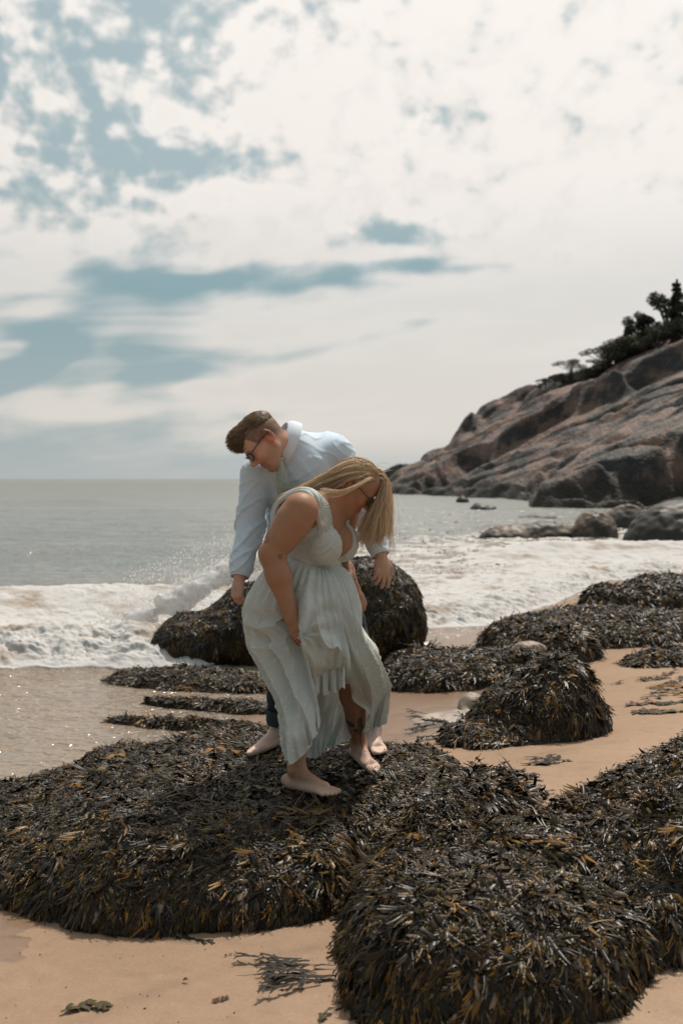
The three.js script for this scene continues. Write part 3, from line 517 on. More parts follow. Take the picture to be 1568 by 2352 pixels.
function plant(kind, v, px, py, d, size, mat, label, group) {                 // stands where the headland lies under that place of the picture
  const p = P(px, py, d), y = headland(p.x, d), g = base(kind === 'shrub' ? 'shrub' : kind === 'spruce' ? 'spruce_tree' : 'broadleaf_tree', V(p.x, Math.max(y, 1) - .15, -d));
  tag(g, label, kind === 'shrub' ? 'shrub' : 'tree', group); g.rotation.y = rr(0, 6.28); g.scale.setScalar(size);
  const [st, cr] = treeKinds[kind][v]; for (const [n, geo, m] of [['trunk', st, barkMat], ['crown', cr, leafMats[mat]]]) { const o = new THREE.Mesh(geo, m); o.name = n; o.castShadow = o.receiveShadow = true; g.add(o); }
  return g;
}
function ridge(px) { let best = null, by = 1e9; for (let d = 60; d < 146; d += .5) { const x = (px - CX) / FL * d * 1.0, h = headland(x, d), y = HORIZON - (h - EYE) / d * FL; if (y < by) { by = y; best = d; } } return [best, by]; }
{
  const T = (kind, v, px, size, mat, label, group, off = 0) => { const [d, y] = ridge(px); return plant(kind, v, px, y, d - 1.5 + off, size, mat, label, group); };
  T('broad', 0, 1322, .75, 0, 'open wind-bent tree standing alone at the front of the treeline', null);
  T('broad', 1, 1352, .7, 1, 'small leafy tree just right of the lone front tree', null);
  T('spruce', 0, 1440, 1.2, 0, 'thin spruce whose spire stands above the shrubs on the ridge', null);
  T('broad', 0, 1488, 1.6, 0, 'broad dark tree right of the thin spruce on the ridge', null);
  T('spruce', 1, 1552, 1.7, 0, 'tall dark spruce at the right edge of the ridge', null);
  T('broad', 1, 1530, 1.9, 0, 'wide dark tree left of the tall edge spruce', null);
  T('broad', 0, 1400, .85, 1, 'small tree in the middle of the treeline left of the thin spruce', null);
  T('spruce', 0, 1418, .6, 1, 'short spruce beside the middle tree of the ridge', null);
  const px = []; for (let x = 1238; x < 1580; x += x < 1300 ? 16 : 11) px.push([x + rr(-4, 4), rr(.8, 1.25) * (x < 1300 ? .9 : 1.6), rr(-2.5, .5)]);
  for (let i = 0; i < 14; i++) px.push([rr(1385, 1580), rr(1.5, 2.3), rr(-6, -2)]);
  px.sort((a, b) => a[0] - b[0]).forEach(([x, size, off], i) => T('shrub', i & 1, x, size, i % 3, (x < 1300 ? 'low' : 'dark') + ' shrub on the headland ridge, ' + nth(i + 1) + ' from its seaward end', 'shrubs along the ridge', off));
}
// ---------------------------------------------------------------- spray where the wave strikes the boulder
{
  reseed(81);
  const lumps = [[250, 1440, 10.9, .20, .10], [330, 1418, 10.8, .26, .16], [400, 1388, 10.7, .24, .20], [440, 1358, 10.8, .20, .18], [480, 1335, 10.9, .18, .18], [520, 1312, 11.0, .18, .18], [556, 1296, 11.1, .16, .18], [590, 1290, 11.2, .2, .16]];
  const prims = lumps.map(([px, py, d, r, h]) => { const p = P(px, py, d); return ell([p.x, p.y, p.z], [r, h, r], 0, .12); });
  const fd = (x, y, z) => { let d = 1e9; for (const p of prims) d = smin(d, primD(p, x, y, z), p.k); if (d > .3) return d; return d + .04 + .16 * fbm(x * 3.2, y * 3.2, z * 3.2, 3) + .06 * billow(x * 8, y * 8, z * 8, 4); };
  const lo = V(-2.9, -.25, -11.6), hi = V(-.6, 1.15, -10.2);
  const geo = netMesh(fd, lo, hi, .022);
  tag(mesh('wave_splash', geo, new THREE.MeshPhysicalMaterial({ color: lin(.92, .91, .90), roughness: 1, transmission: .5, specularIntensity: .2 })), 'white splash heaped against the left side of the boulder', 'splash', null, 'stuff');
  const drop = new THREE.IcosahedronGeometry(1, 1), n = 4600, im = new THREE.InstancedMesh(drop, new THREE.MeshPhysicalMaterial({ color: lin(.97, .97, .97), roughness: .2, transmission: 1, thickness: .01, ior: 1.33 }), n), M = new THREE.Matrix4(), Q = new THREE.Quaternion(), pa = geo.attributes.position;
  for (let i = 0; i < n; i++) {
    let q; if (i < 4000) { const k = Math.floor(rnd() * pa.count); q = V(pa.getX(k), pa.getY(k), pa.getZ(k)); const e = Math.pow(rnd(), 2.2); q.add(V(rr(-.10, .12) * (.35 + e), e * .20 * rnd() + rr(-.03, .06), rr(-.06, .12))); }
    else { const t = rnd(), e = Math.pow(rnd(), 1.5); q = P(lerp(300, 545, t) + rr(-30, 10), lerp(1340, 1240, t) - 20 * e + rr(-14, 30), rr(10.6, 11.4)); }
    const r = i < 1200 ? rr(.006, .013) : rnd() < .9 ? rr(.0025, .007) : rr(.006, .012); M.compose(q, Q, V(r * rr(.8, 1.3), r, r)); im.setMatrixAt(i, M);
  }
  im.name = 'wave_spray'; im.castShadow = im.receiveShadow = true; scene.add(im); tag(im, 'white spray thrown up where the wave strikes the boulder', 'spray', null, 'stuff');
}
// ---------------------------------------------------------------- loose weed: sprigs, blades and scraps
const kelpMats = { dark: [.020, .017, .012], olive: [.060, .046, .018], ochre: [.21, .095, .012], rust: [.075, .028, .018], pale: [.24, .205, .17] };
for (const k in kelpMats) kelpMats[k] = new THREE.MeshPhysicalMaterial({ color: lin(...kelpMats[k]), roughness: .6, specularIntensity: .4 });
function groundAt(px, py) { for (let d = 2.2; d < 14; d += .005) { const q = P(px, py, d); if (q.y < sandH(q.x, d)) return q; } return P(px, py, 5); }
function sprig(len, n, spreadA, w) {                                          // a stem with forked side fronds, lying along +x
  const out = { pos: [], idx: [] }, stem = []; let p = V(0, .008, 0), a = 0; const seg = 8;
  for (let i = 0; i <= seg; i++) { stem.push(p.clone()); a += rr(-.25, .25); p = p.clone().add(V(Math.cos(a) * len / seg, rr(-.002, .004), Math.sin(a) * len / seg)); }
  ribbon(stem, (t) => w * (.9 - .4 * t), UPV, out);
  for (let i = 0; i < n; i++) {
    const t = rr(.1, 1), k = Math.min(seg - 1, Math.floor(t * seg)), o = stem[k].clone(), d0 = stem[k + 1].clone().sub(stem[k]).normalize(), s = rnd() < .5 ? -1 : 1, dir = d0.clone().applyAxisAngle(UPV, s * rr(.2, spreadA)); dir.y = rr(.0, .5);
    const L = len * rr(.12, .26), pts = curve(o, dir, L, 4, rr(.3, .9), rr(-.5, .5), .2); pts.forEach((q) => { q.y = Math.max(q.y, .004); }); ribbon(pts, (q) => w * (.7 + .8 * Math.sin(Math.PI * (.2 + .7 * q))), UPV, out);
    const e = pts[3]; for (const z of [-1, 1]) { const d2 = dir.clone().applyAxisAngle(UPV, z * rr(.3, .7)); d2.y = rr(-.1, .25); const p2 = curve(e, d2, L * .45, 3, .4, 0, .1); p2.forEach((q) => { q.y = Math.max(q.y, .004); }); ribbon(p2, (q) => w * (1 - .5 * q), UPV, out); }
  }
  return bufferGeo(out.pos, out.idx);
}
function lay(name, geo, mat, at, turn, label, cat, group) { const m = mesh(name, geo, kelpMats[mat]); m.position.copy(at).add(V(0, .003, 0)); m.rotation.y = turn; tag(m, label, cat, group); return m; }
reseed(91);
const bySand = (px, py) => groundAt(px, py);
lay('seaweed_sprig', sprig(.19, 13, .8, .0045), 'dark', bySand(395, 2146), -.62, 'long dark sprig lying on the sand before the couple’s rock', 'seaweed');
lay('seaweed_sprig', sprig(.05, 7, 1.2, .004), 'olive', bySand(330, 2164), .8, 'tiny olive tuft on the sand left of the long dark sprig', 'seaweed');
lay('seaweed_sprig', sprig(.16, 20, 1.0, .0065), 'olive', bySand(140, 2332), .35, 'bushy olive sprig at the bottom left of the sand', 'seaweed');
lay('seaweed_sprig', sprig(.07, 7, .9, .0055), 'olive', bySand(735, 2350), 1.4, 'stubby sprig at the bottom edge of the sand', 'seaweed');
lay('seaweed_sprig', sprig(.055, 10, 1.1, .005), 'olive', bySand(540, 2150), 1.5, 'olive tuft on the sand at the foot of the couple’s rock', 'seaweed');
lay('seaweed_tuft', sprig(.06, 34, 1.6, .0014), 'rust', bySand(484, 2306), .3, 'feathery dark red tuft alone on the near sand', 'seaweed');
lay('seaweed_scrap', sprig(.022, 3, .8, .004), 'dark', bySand(420, 2258), .2, 'tiny black scrap between the long sprig and the red tuft', 'seaweed');
lay('seaweed_scrap', sprig(.03, 3, .6, .0045), 'rust', bySand(640, 2284), -.5, 'small brown leaf on the sand near the big mound', 'seaweed');
lay('seaweed_scrap', sprig(.03, 5, .9, .002), 'dark', bySand(515, 2200), 1.1, 'thin curled scrap right of the long dark sprig', 'seaweed');
// fronds that trail from the mound and the rock over the sand
function strew(name, n, [x0, x1], [y0, y1], make, mats, turn, label, group) {   // n pieces, numbered from the left of the picture
  const spots = []; for (let i = 0; i < n; i++) spots.push([rr(x0, x1), rr(y0, y1)]);
  spots.sort((p, q) => p[0] - q[0]).forEach(([x, y], i) => lay(name, make(), mats[Math.floor(rnd() * mats.length)], bySand(x, y), turn(), label + ', ' + nth(i + 1) + ' from the left', 'seaweed', group));
}
strew('trailing_frond', 9, [690, 780], [2190, 2262], () => sprig(rr(.14, .24), 9, .5, .0042), ['dark'], () => Math.PI - rr(-.25, .35), 'dark frond trailing from the big mound over the sand', 'fronds trailing from the big mound');
strew('trailing_frond', 11, [330, 720], [2085, 2132], () => sprig(rr(.12, .2), 8, .5, .004), ['dark'], () => rr(-.4, .3) + (rnd() < .5 ? Math.PI : 0), 'dark frond at the foot of the couple’s rock', 'fronds at the foot of the rock');
strew('trailing_frond', 8, [1010, 1110], [1640, 1702], () => sprig(rr(.2, .32), 10, .5, .006), ['dark'], () => Math.PI - rr(-.3, .3), 'dark frond trailing from the three-cornered boulder', 'fronds trailing from the boulder');
strew('kelp_scrap', 34, [1400, 1590], [1552, 1645], () => sprig(rr(.10, .30), 10, 1, rr(.006, .010)), ['dark', 'olive', 'olive', 'ochre', 'rust'], () => rr(-.4, .7), 'kelp scrap on the sand right of the three-cornered boulder', 'kelp scraps on the right-hand sand');
strew('kelp_scrap', 8, [1140, 1230], [1728, 1800], () => sprig(rr(.12, .26), 9, 1, .006), ['dark'], () => rr(-.6, .4), 'dark kelp scrap between boulder and big mound', 'kelp scraps below the boulder');
strew('kelp_scrap', 9, [900, 1060], [1490, 1545], () => sprig(rr(.2, .36), 9, 1, .008), ['dark', 'olive'], () => rr(-.4, .4), 'kelp scrap on wet sand behind the couple', 'kelp scraps behind the couple');
// broad kelp blades lying on the weed
function blade(L, w, bend) { return sheet(4, 14, (u, v) => { const k = (u - .5) * 2, ww = w * Math.sin(Math.PI * (.08 + .84 * v)); return [v * L, .010 + .016 * Math.sin(v * 5) + .10 * bend * v * (1 - v) * L + .006 * Math.sin(v * 19 + k * 2), k * ww + .15 * L * bend * v * v]; }); }
const onRock = (fd, px, py) => (hitRock(fd, px, py, 2.4, 8) ?? P(px, py, 4.6)).add(V(0, .022, 0));
lay('orange_kelp', blade(.10, .016, .6), 'ochre', onRock(ROCKS.stand, 158, 1826), .1, 'bright orange kelp blade on the left of the couple’s rock', 'kelp');
lay('orange_kelp', blade(.07, .016, -.4), 'ochre', onRock(ROCKS.stand, 48, 1952), .3, 'short orange kelp blade at the far left of the rock', 'kelp');
lay('orange_kelp', blade(.22, .020, .5), 'ochre', onRock(ROCKS.stand, 462, 1748), .55, 'long orange kelp blade beside the man’s foot', 'kelp');
lay('orange_kelp', blade(.26, .026, -.3), 'olive', onRock(ROCKS.stand, 215, 1788), .55, 'broad brown kelp blade on the left slope of the rock', 'kelp');
lay('orange_kelp', blade(.20, .022, .4), 'ochre', onRock(ROCKS.stand, 240, 1760), .5, 'curled amber kelp blade above the broad brown one', 'kelp');
lay('orange_kelp', blade(.09, .014, .3), 'ochre', onRock(ROCKS.mound, 930, 1950), -.1, 'small orange blade on the crest of the big mound', 'kelp');
lay('bleached_kelp', blade(.15, .010, .7), 'pale', onRock(ROCKS.stand, 556, 1836), .32, 'bleached grey blade left of the woman’s front foot', 'kelp');
lay('bleached_kelp', blade(.05, .011, .1), 'pale', onRock(ROCKS.stand, 622, 1812), .0, 'short bleached blade touching the woman’s heel', 'kelp');
lay('bleached_kelp', blade(.07, .009, .2), 'pale', onRock(ROCKS.stand, 196, 1902), 1.4, 'small bleached blade upright on the left slope of the rock', 'kelp');

// crumbs of weed and grit on the sand round the rocks
{
  reseed(95);
  const g = new THREE.TetrahedronGeometry(1, 0), n = 900, im = new THREE.InstancedMesh(g, new THREE.MeshStandardMaterial({ roughness: .9 }), n), M = new THREE.Matrix4(), Q = new THREE.Quaternion(), C = new THREE.Color();
  for (let i = 0; i < n; i++) { const x = rr(-2.2, 3.4), d = rnd() < .6 ? rr(2.7, 4.2) : rr(5, 9), r = rr(.0012, .0045); Q.setFromEuler(new THREE.Euler(rr(0, 6), rr(0, 6), rr(0, 6))); M.compose(V(x, sandH(x, d) + r * .4, -d), Q, V(r * rr(1, 2.4), r * .6, r)); im.setMatrixAt(i, M); const k = rnd(); im.setColorAt(i, k < .7 ? C.setRGB(.05, .036, .022) : C.setRGB(.42, .36, .29)); }
  im.name = 'weed_crumbs'; scene.add(im); tag(im, 'crumbs of weed and grit strewn over the sand', 'crumbs', null, 'stuff');
}
// ---------------------------------------------------------------- people: fields of tapered limbs, meshed as one skin
const sub = (a, b) => a.clone().sub(b), mixv = (a, b, t) => a.clone().lerp(b, t);
function frame(o, F, U, s = 1) { const z = F.clone().normalize(), x = U.clone().cross(z).normalize(), y = z.clone().cross(x); return { o: o.clone(), x, y, z, s, at: (a, b, c) => o.clone().addScaledVector(x, a * s).addScaledVector(y, b * s).addScaledVector(z, c * s) }; }
class Figure {
  constructor() { this.p = []; }
  add(q, c, r, k, cut) { this.p.push({ q, x: c.x, y: c.y, z: c.z, r, k, cut }); return this; }
  cone(a, b, ra, rb, k = .02) {
    const dx = b.x - a.x, dy = b.y - a.y, dz = b.z - a.z, l2 = dx * dx + dy * dy + dz * dz || 1e-9, rr_ = ra - rb, a2 = l2 - rr_ * rr_, il2 = 1 / l2, sg = Math.sign(rr_) * rr_ * rr_;
    return this.add((X, Y, Z) => {
      const px = X - a.x, py = Y - a.y, pz = Z - a.z, y = px * dx + py * dy + pz * dz, z = y - l2, qx = px * l2 - dx * y, qy = py * l2 - dy * y, qz = pz * l2 - dz * y, x2 = qx * qx + qy * qy + qz * qz, y2 = y * y * l2, z2 = z * z * l2, k_ = sg * x2;
      if (Math.sign(z) * a2 * z2 > k_) return Math.sqrt(x2 + z2) * il2 - rb;
      if (Math.sign(y) * a2 * y2 < k_) return Math.sqrt(x2 + y2) * il2 - ra;
      return (Math.sqrt(x2 * a2 * il2) + y * rr_) * il2 - ra;
    }, mixv(a, b, .5), Math.sqrt(l2) / 2 + Math.max(ra, rb), k);
  }
  ball(c, r, k = .02, cut) { return this.add((X, Y, Z) => Math.hypot(X - c.x, Y - c.y, Z - c.z) - r, c, r, k, cut); }
  egg(f, c, r, k = .02, cut) {                                                // an ellipsoid in the axes of a frame
    const o = f.at(...c), [rx, ry, rz] = r.map((v) => v * f.s), { x, y, z } = f;
    return this.add((X, Y, Z) => { const dx = X - o.x, dy = Y - o.y, dz = Z - o.z, a = (dx * x.x + dy * x.y + dz * x.z) / rx, b = (dx * y.x + dy * y.y + dz * y.z) / ry, e = (dx * z.x + dy * z.y + dz * z.z) / rz, k0 = Math.hypot(a, b, e), k1 = Math.hypot(a / rx, b / ry, e / rz); return k1 < 1e-9 ? -Math.min(rx, ry, rz) : k0 * (k0 - 1) / k1; }, o, Math.max(rx, ry, rz), k, cut);
  }
  fc(f, a, b, ra, rb, k = .01) { return this.cone(f.at(...a), f.at(...b), ra * f.s, rb * f.s, k); }
  field(X, Y, Z) {
    let d = 1e3;
    for (const p of this.p) {
      const e = Math.hypot(X - p.x, Y - p.y, Z - p.z) - p.r;
      if (p.cut) { if (e > -d + p.k) continue; d = -smin(-d, p.q(X, Y, Z), p.k); } else { if (e > d + p.k) continue; d = smin(d, p.q(X, Y, Z), p.k); }
    }
    return d;
  }
  bounds() { const lo = V(1e9, 1e9, 1e9), hi = V(-1e9, -1e9, -1e9); for (const p of this.p) if (!p.cut) { lo.min(V(p.x - p.r, p.y - p.r, p.z - p.r)); hi.max(V(p.x + p.r, p.y + p.r, p.z + p.r)); } return [lo.subScalar(.02), hi.addScalar(.02)]; }
  mesh(cell, col, extra) { const [lo, hi] = this.bounds(); return netMesh(extra ?? ((x, y, z) => this.field(x, y, z)), lo, hi, cell, col); }
}
function head(b, f) {                                                         // y up, z to the face, x to the person's left
  b.egg(f, [0, .035, -.012], [.076, .088, .098], .02).egg(f, [0, -.028, .035], [.062, .085, .058], .03).egg(f, [0, .055, .03], [.066, .06, .058], .03);
  for (const s of [-1, 1]) b.fc(f, [s * .050, -.055, -.005], [s * .016, -.098, .062], .022, .019, .03).egg(f, [s * .037, -.028, .064], [.026, .024, .022], .02);
  b.egg(f, [0, -.103, .070], [.022, .016, .017], .02).egg(f, [0, .022, .078], [.052, .011, .014], .015);
  for (const s of [-1, 1]) b.egg(f, [s * .031, .002, .092], [.017, .011, .013], .012, true).egg(f, [s * .031, .002, .0765], [.0135, .0125, .0125], .004);
  b.fc(f, [0, .010, .088], [0, -.028, .112], .0075, .0125, .012); for (const s of [-1, 1]) b.egg(f, [s * .0115, -.034, .100], [.009, .008, .011], .008);
  b.egg(f, [0, -.060, .088], [.024, .0065, .010], .007).egg(f, [0, -.0715, .086], [.020, .0065, .010], .007);
  for (const s of [-1, 1]) b.egg(f, [s * .078, -.004, -.022], [.010, .033, .020], .006).egg(f, [s * .089, -.001, -.018], [.009, .020, .011], .005, true).egg(f, [s * .079, -.032, -.012], [.007, .010, .009], .008);
}
function headTone(f, skin, { lips, brow, beard, scalp }) {
  return (X, Y, Z, c) => {
    const dx = X - f.o.x, dy = Y - f.o.y, dz = Z - f.o.z, x = (dx * f.x.x + dy * f.x.y + dz * f.x.z) / f.s, y = (dx * f.y.x + dy * f.y.y + dz * f.y.z) / f.s, z = (dx * f.z.x + dy * f.z.y + dz * f.z.z) / f.s;
    if (Math.abs(x) > .12 || y > .16 || y < -.14 || z < -.13 || z > .14) return c;
    const mix = (t, k) => [0, 1, 2].map((i) => lerp(c[i], t[i], k)); const ax = Math.abs(x);
    if (z > .07 && ax < .027 && y > -.080 && y < -.053) c = mix(lips, .8);
    if (z > .06 && Math.hypot(ax - .031, y - .003) < .0075 && z > .078) c = [.02, .015, .012];
    else if (z > .07 && Math.hypot((ax - .031) / 1.6, y - .002) < .0075) c = mix([.45, .40, .38], .8);
    if (z > .06 && ax > .014 && ax < .046 && Math.abs(y - .025 + .002 * ax / .05) < .0035) c = mix(brow, .55);
    const blush = Math.exp(-(((ax - .045) / .025) ** 2) - (((y + .03) / .03) ** 2)) * (z > .03 ? 1 : 0) + (ax > .07 && z < .01 ? .8 : 0); c = mix([c[0] * 1.05, c[1] * .82, c[2] * .78], clamp(blush));
    if (beard && z > -.01) { const g = sstep(-.045, -.06, y) * sstep(.056, .030, ax) * sstep(.02, .06, z) * (Math.abs(y + .066) < .010 && ax < .024 ? .2 : 1), jaw = sstep(-.02, -.06, y) * .4; c = mix(beard, clamp(Math.max(g * .8, jaw) * (.75 + .5 * n3(X * 160, Y * 160, Z * 160)))); }
    if (scalp) { const hl = sstep(piece([[-.1, -.075], [-.04, -.04], [0, -.015], [.036, -.008], [.056, .055], [.1, .08]], z), piece([[-.1, -.03], [-.04, .0], [0, .022], [.036, .018], [.056, .075], [.1, .095]], z), y); c = mix(scalp, clamp(hl * .93 * (.85 + .4 * n3(X * 230, Y * 230, Z * 230)))); }
    return c;
  };
}
function hand(b, f, s, curl, thumb = .6, spread = .06) {                      // z along the fingers, y the back of the hand, s x the thumb's side
  b.egg(f, [0, 0, .045], [.040, .017, .050], .01).fc(f, [s * .022, 0, .035], [s * .026, 0, .078], .016, .0135, .008).fc(f, [-s * .022, 0, .03], [-s * .026, -.001, .072], .0155, .012, .008).fc(f, [0, 0, -.01], [0, 0, .03], .026, .024, .015);
  const L = [.076, .084, .078, .061], X = [.028, .0095, -.0095, -.028], R = [.0092, .0096, .0092, .0082];
  for (let i = 0; i < 4; i++) {
    let p = [s * X[i], .001, .082 - Math.abs(i - 1.2) * .005], a = 0; const c = Array.isArray(curl) ? curl[i] : curl, dx = s * spread * (1.5 - i);
    for (let j = 0; j < 3; j++) { a += c * [.8, 1.1, .7][j]; const l = L[i] * [.45, .31, .24][j], q = [p[0] + dx * l * Math.cos(a), p[1] - Math.sin(a) * l, p[2] + Math.cos(a) * l]; b.fc(f, p, q, R[i] * [1.05, .98, .9][j], R[i] * [.98, .9, .78][j], j ? .003 : .006); p = q; }
  }
  const t0 = [s * .026, -.006, .018], t1 = [s * (.026 + .028 * thumb), -.016, .046], t2 = [s * (.026 + .034 * thumb), -.026, .074], t3 = [s * (.026 + .030 * thumb), -.033, .096];
  b.fc(f, t0, t1, .0165, .0125, .012).fc(f, t1, t2, .0118, .0104, .004).fc(f, t2, t3, .0104, .0082, .003);
}
function foot(b, f, s) {                                                      // origin on the ground under the ankle, s x the big toe's side
  b.egg(f, [0, .030, -.032], [.030, .032, .042], .015).fc(f, [0, .10, .0], [0, .05, .005], .036, .034, .02).fc(f, [0, .066, .022], [s * .004, .032, .115], .033, .022, .025).fc(f, [-s * .016, .024, -.01], [-s * .024, .017, .118], .023, .017, .02).fc(f, [s * .02, .030, .03], [s * .024, .024, .13], .018, .021, .02);
  for (const k of [-1, 1]) b.ball(f.at(k * .030, k === s ? .092 : .084, 0), .013 * f.s, .02);
  const ex = [.026, .006, -.010, -.024, -.036], ez = [.192, .190, .180, .166, .150], er = [.0135, .0095, .009, .0088, .0085];
  for (let i = 0; i < 5; i++) { const x = s * ex[i], z = ez[i]; b.fc(f, [x * .92, .019, z - .055], [x, .017, z - .026], er[i] * 1.1, er[i], .006).fc(f, [x, .017, z - .026], [x * .99, er[i] + .001, z], er[i], er[i] * .95, .004); }
}
// a tube along points
function tube(pts, r, n = 6, seg) { const c = new THREE.CatmullRomCurve3(pts); return new THREE.TubeGeometry(c, seg ?? pts.length * 4, r, n, false); }
function plain(g) { const q = g.index ? g : g; for (const k of Object.keys(q.attributes)) if (!['position', 'normal'].includes(k)) q.deleteAttribute(k); return q; }
function glasses(f, frameMat, lensMat, parent, w = .030) {
  const ring = (s) => { const pts = []; for (let i = 0; i < 20; i++) { const a = i / 20 * Math.PI * 2; pts.push(f.at(s * (.033 + w * .86 * Math.cos(a)), .000 + w * .66 * Math.sin(a), .106 - .006 * Math.abs(Math.cos(a)) - .010 * (Math.cos(a) > 0 ? Math.cos(a) : 0))); } const c = new THREE.CatmullRomCurve3(pts, true); return plain(new THREE.TubeGeometry(c, 40, .0026 * f.s, 6, true)); };
  const t = [-1, 1].map((s) => plain(tube([f.at(s * .060, .006, .092), f.at(s * .073, .008, .06), f.at(s * .081, .010, .0), f.at(s * .083, .006, -.026), f.at(s * .080, -.012, -.040)], .0023 * f.s, 6)));
  const g = mesh('glasses', mergeGeometries([ring(-1), ring(1), plain(tube([f.at(-.007, .006, .106), f.at(0, .009, .109), f.at(.007, .006, .106)], .0022 * f.s, 6)), ...t]), frameMat, parent);
  for (const s of [-1, 1]) { const pos = [], idx = [], c = f.at(s * .033, 0, .104); pos.push(c.x, c.y, c.z); for (let i = 0; i < 20; i++) { const a = i / 20 * Math.PI * 2, p = f.at(s * (.033 + w * .84 * Math.cos(a)), w * .64 * Math.sin(a), .103 - .006 * Math.abs(Math.cos(a)) - .010 * Math.max(0, Math.cos(a))); pos.push(p.x, p.y, p.z); idx.push(0, 1 + i, 1 + (i + 1) % 20); } mesh('lens', bufferGeo(pos, idx), lensMat, g); }
  return g;
}
const skinMat = new THREE.MeshPhysicalMaterial({ vertexColors: true, roughness: .52, specularIntensity: .45 });
// thin three-sided strands along lists of points
function strandGeo(curves, radius, colour) {
  const pos = [], idx = [], col = [];
  curves.forEach((pts, ci) => {
    const n = pts.length, s = pos.length / 3, c = colour(ci);
    for (let i = 0; i < n; i++) {
      const t = sub(pts[Math.min(i + 1, n - 1)], pts[Math.max(i - 1, 0)]).normalize(), a = Math.abs(t.y) < .9 ? V(0, 1, 0) : V(1, 0, 0), u = a.clone().cross(t).normalize(), w = t.clone().cross(u), r = radius * (i === n - 1 ? .3 : 1);
      for (let k = 0; k < 3; k++) { const an = k * 2.094, p = pts[i].clone().addScaledVector(u, Math.cos(an) * r).addScaledVector(w, Math.sin(an) * r); pos.push(p.x, p.y, p.z); col.push(c[0], c[1], c[2]); }
      if (i) for (let k = 0; k < 3; k++) { const o = s + (i - 1) * 3, k2 = (k + 1) % 3; idx.push(o + k, o + k2, o + 3 + k, o + k2, o + 3 + k2, o + 3 + k); }
    }
  });
  return bufferGeo(pos, idx, col);
}
const bez = (a, b, c, d, n) => { const o = []; for (let i = 0; i <= n; i++) { const t = i / n, s = 1 - t; o.push(V(0, 0, 0).addScaledVector(a, s * s * s).addScaledVector(b, 3 * s * s * t).addScaledVector(c, 3 * s * t * t).addScaledVector(d, t * t * t)); } return o; };
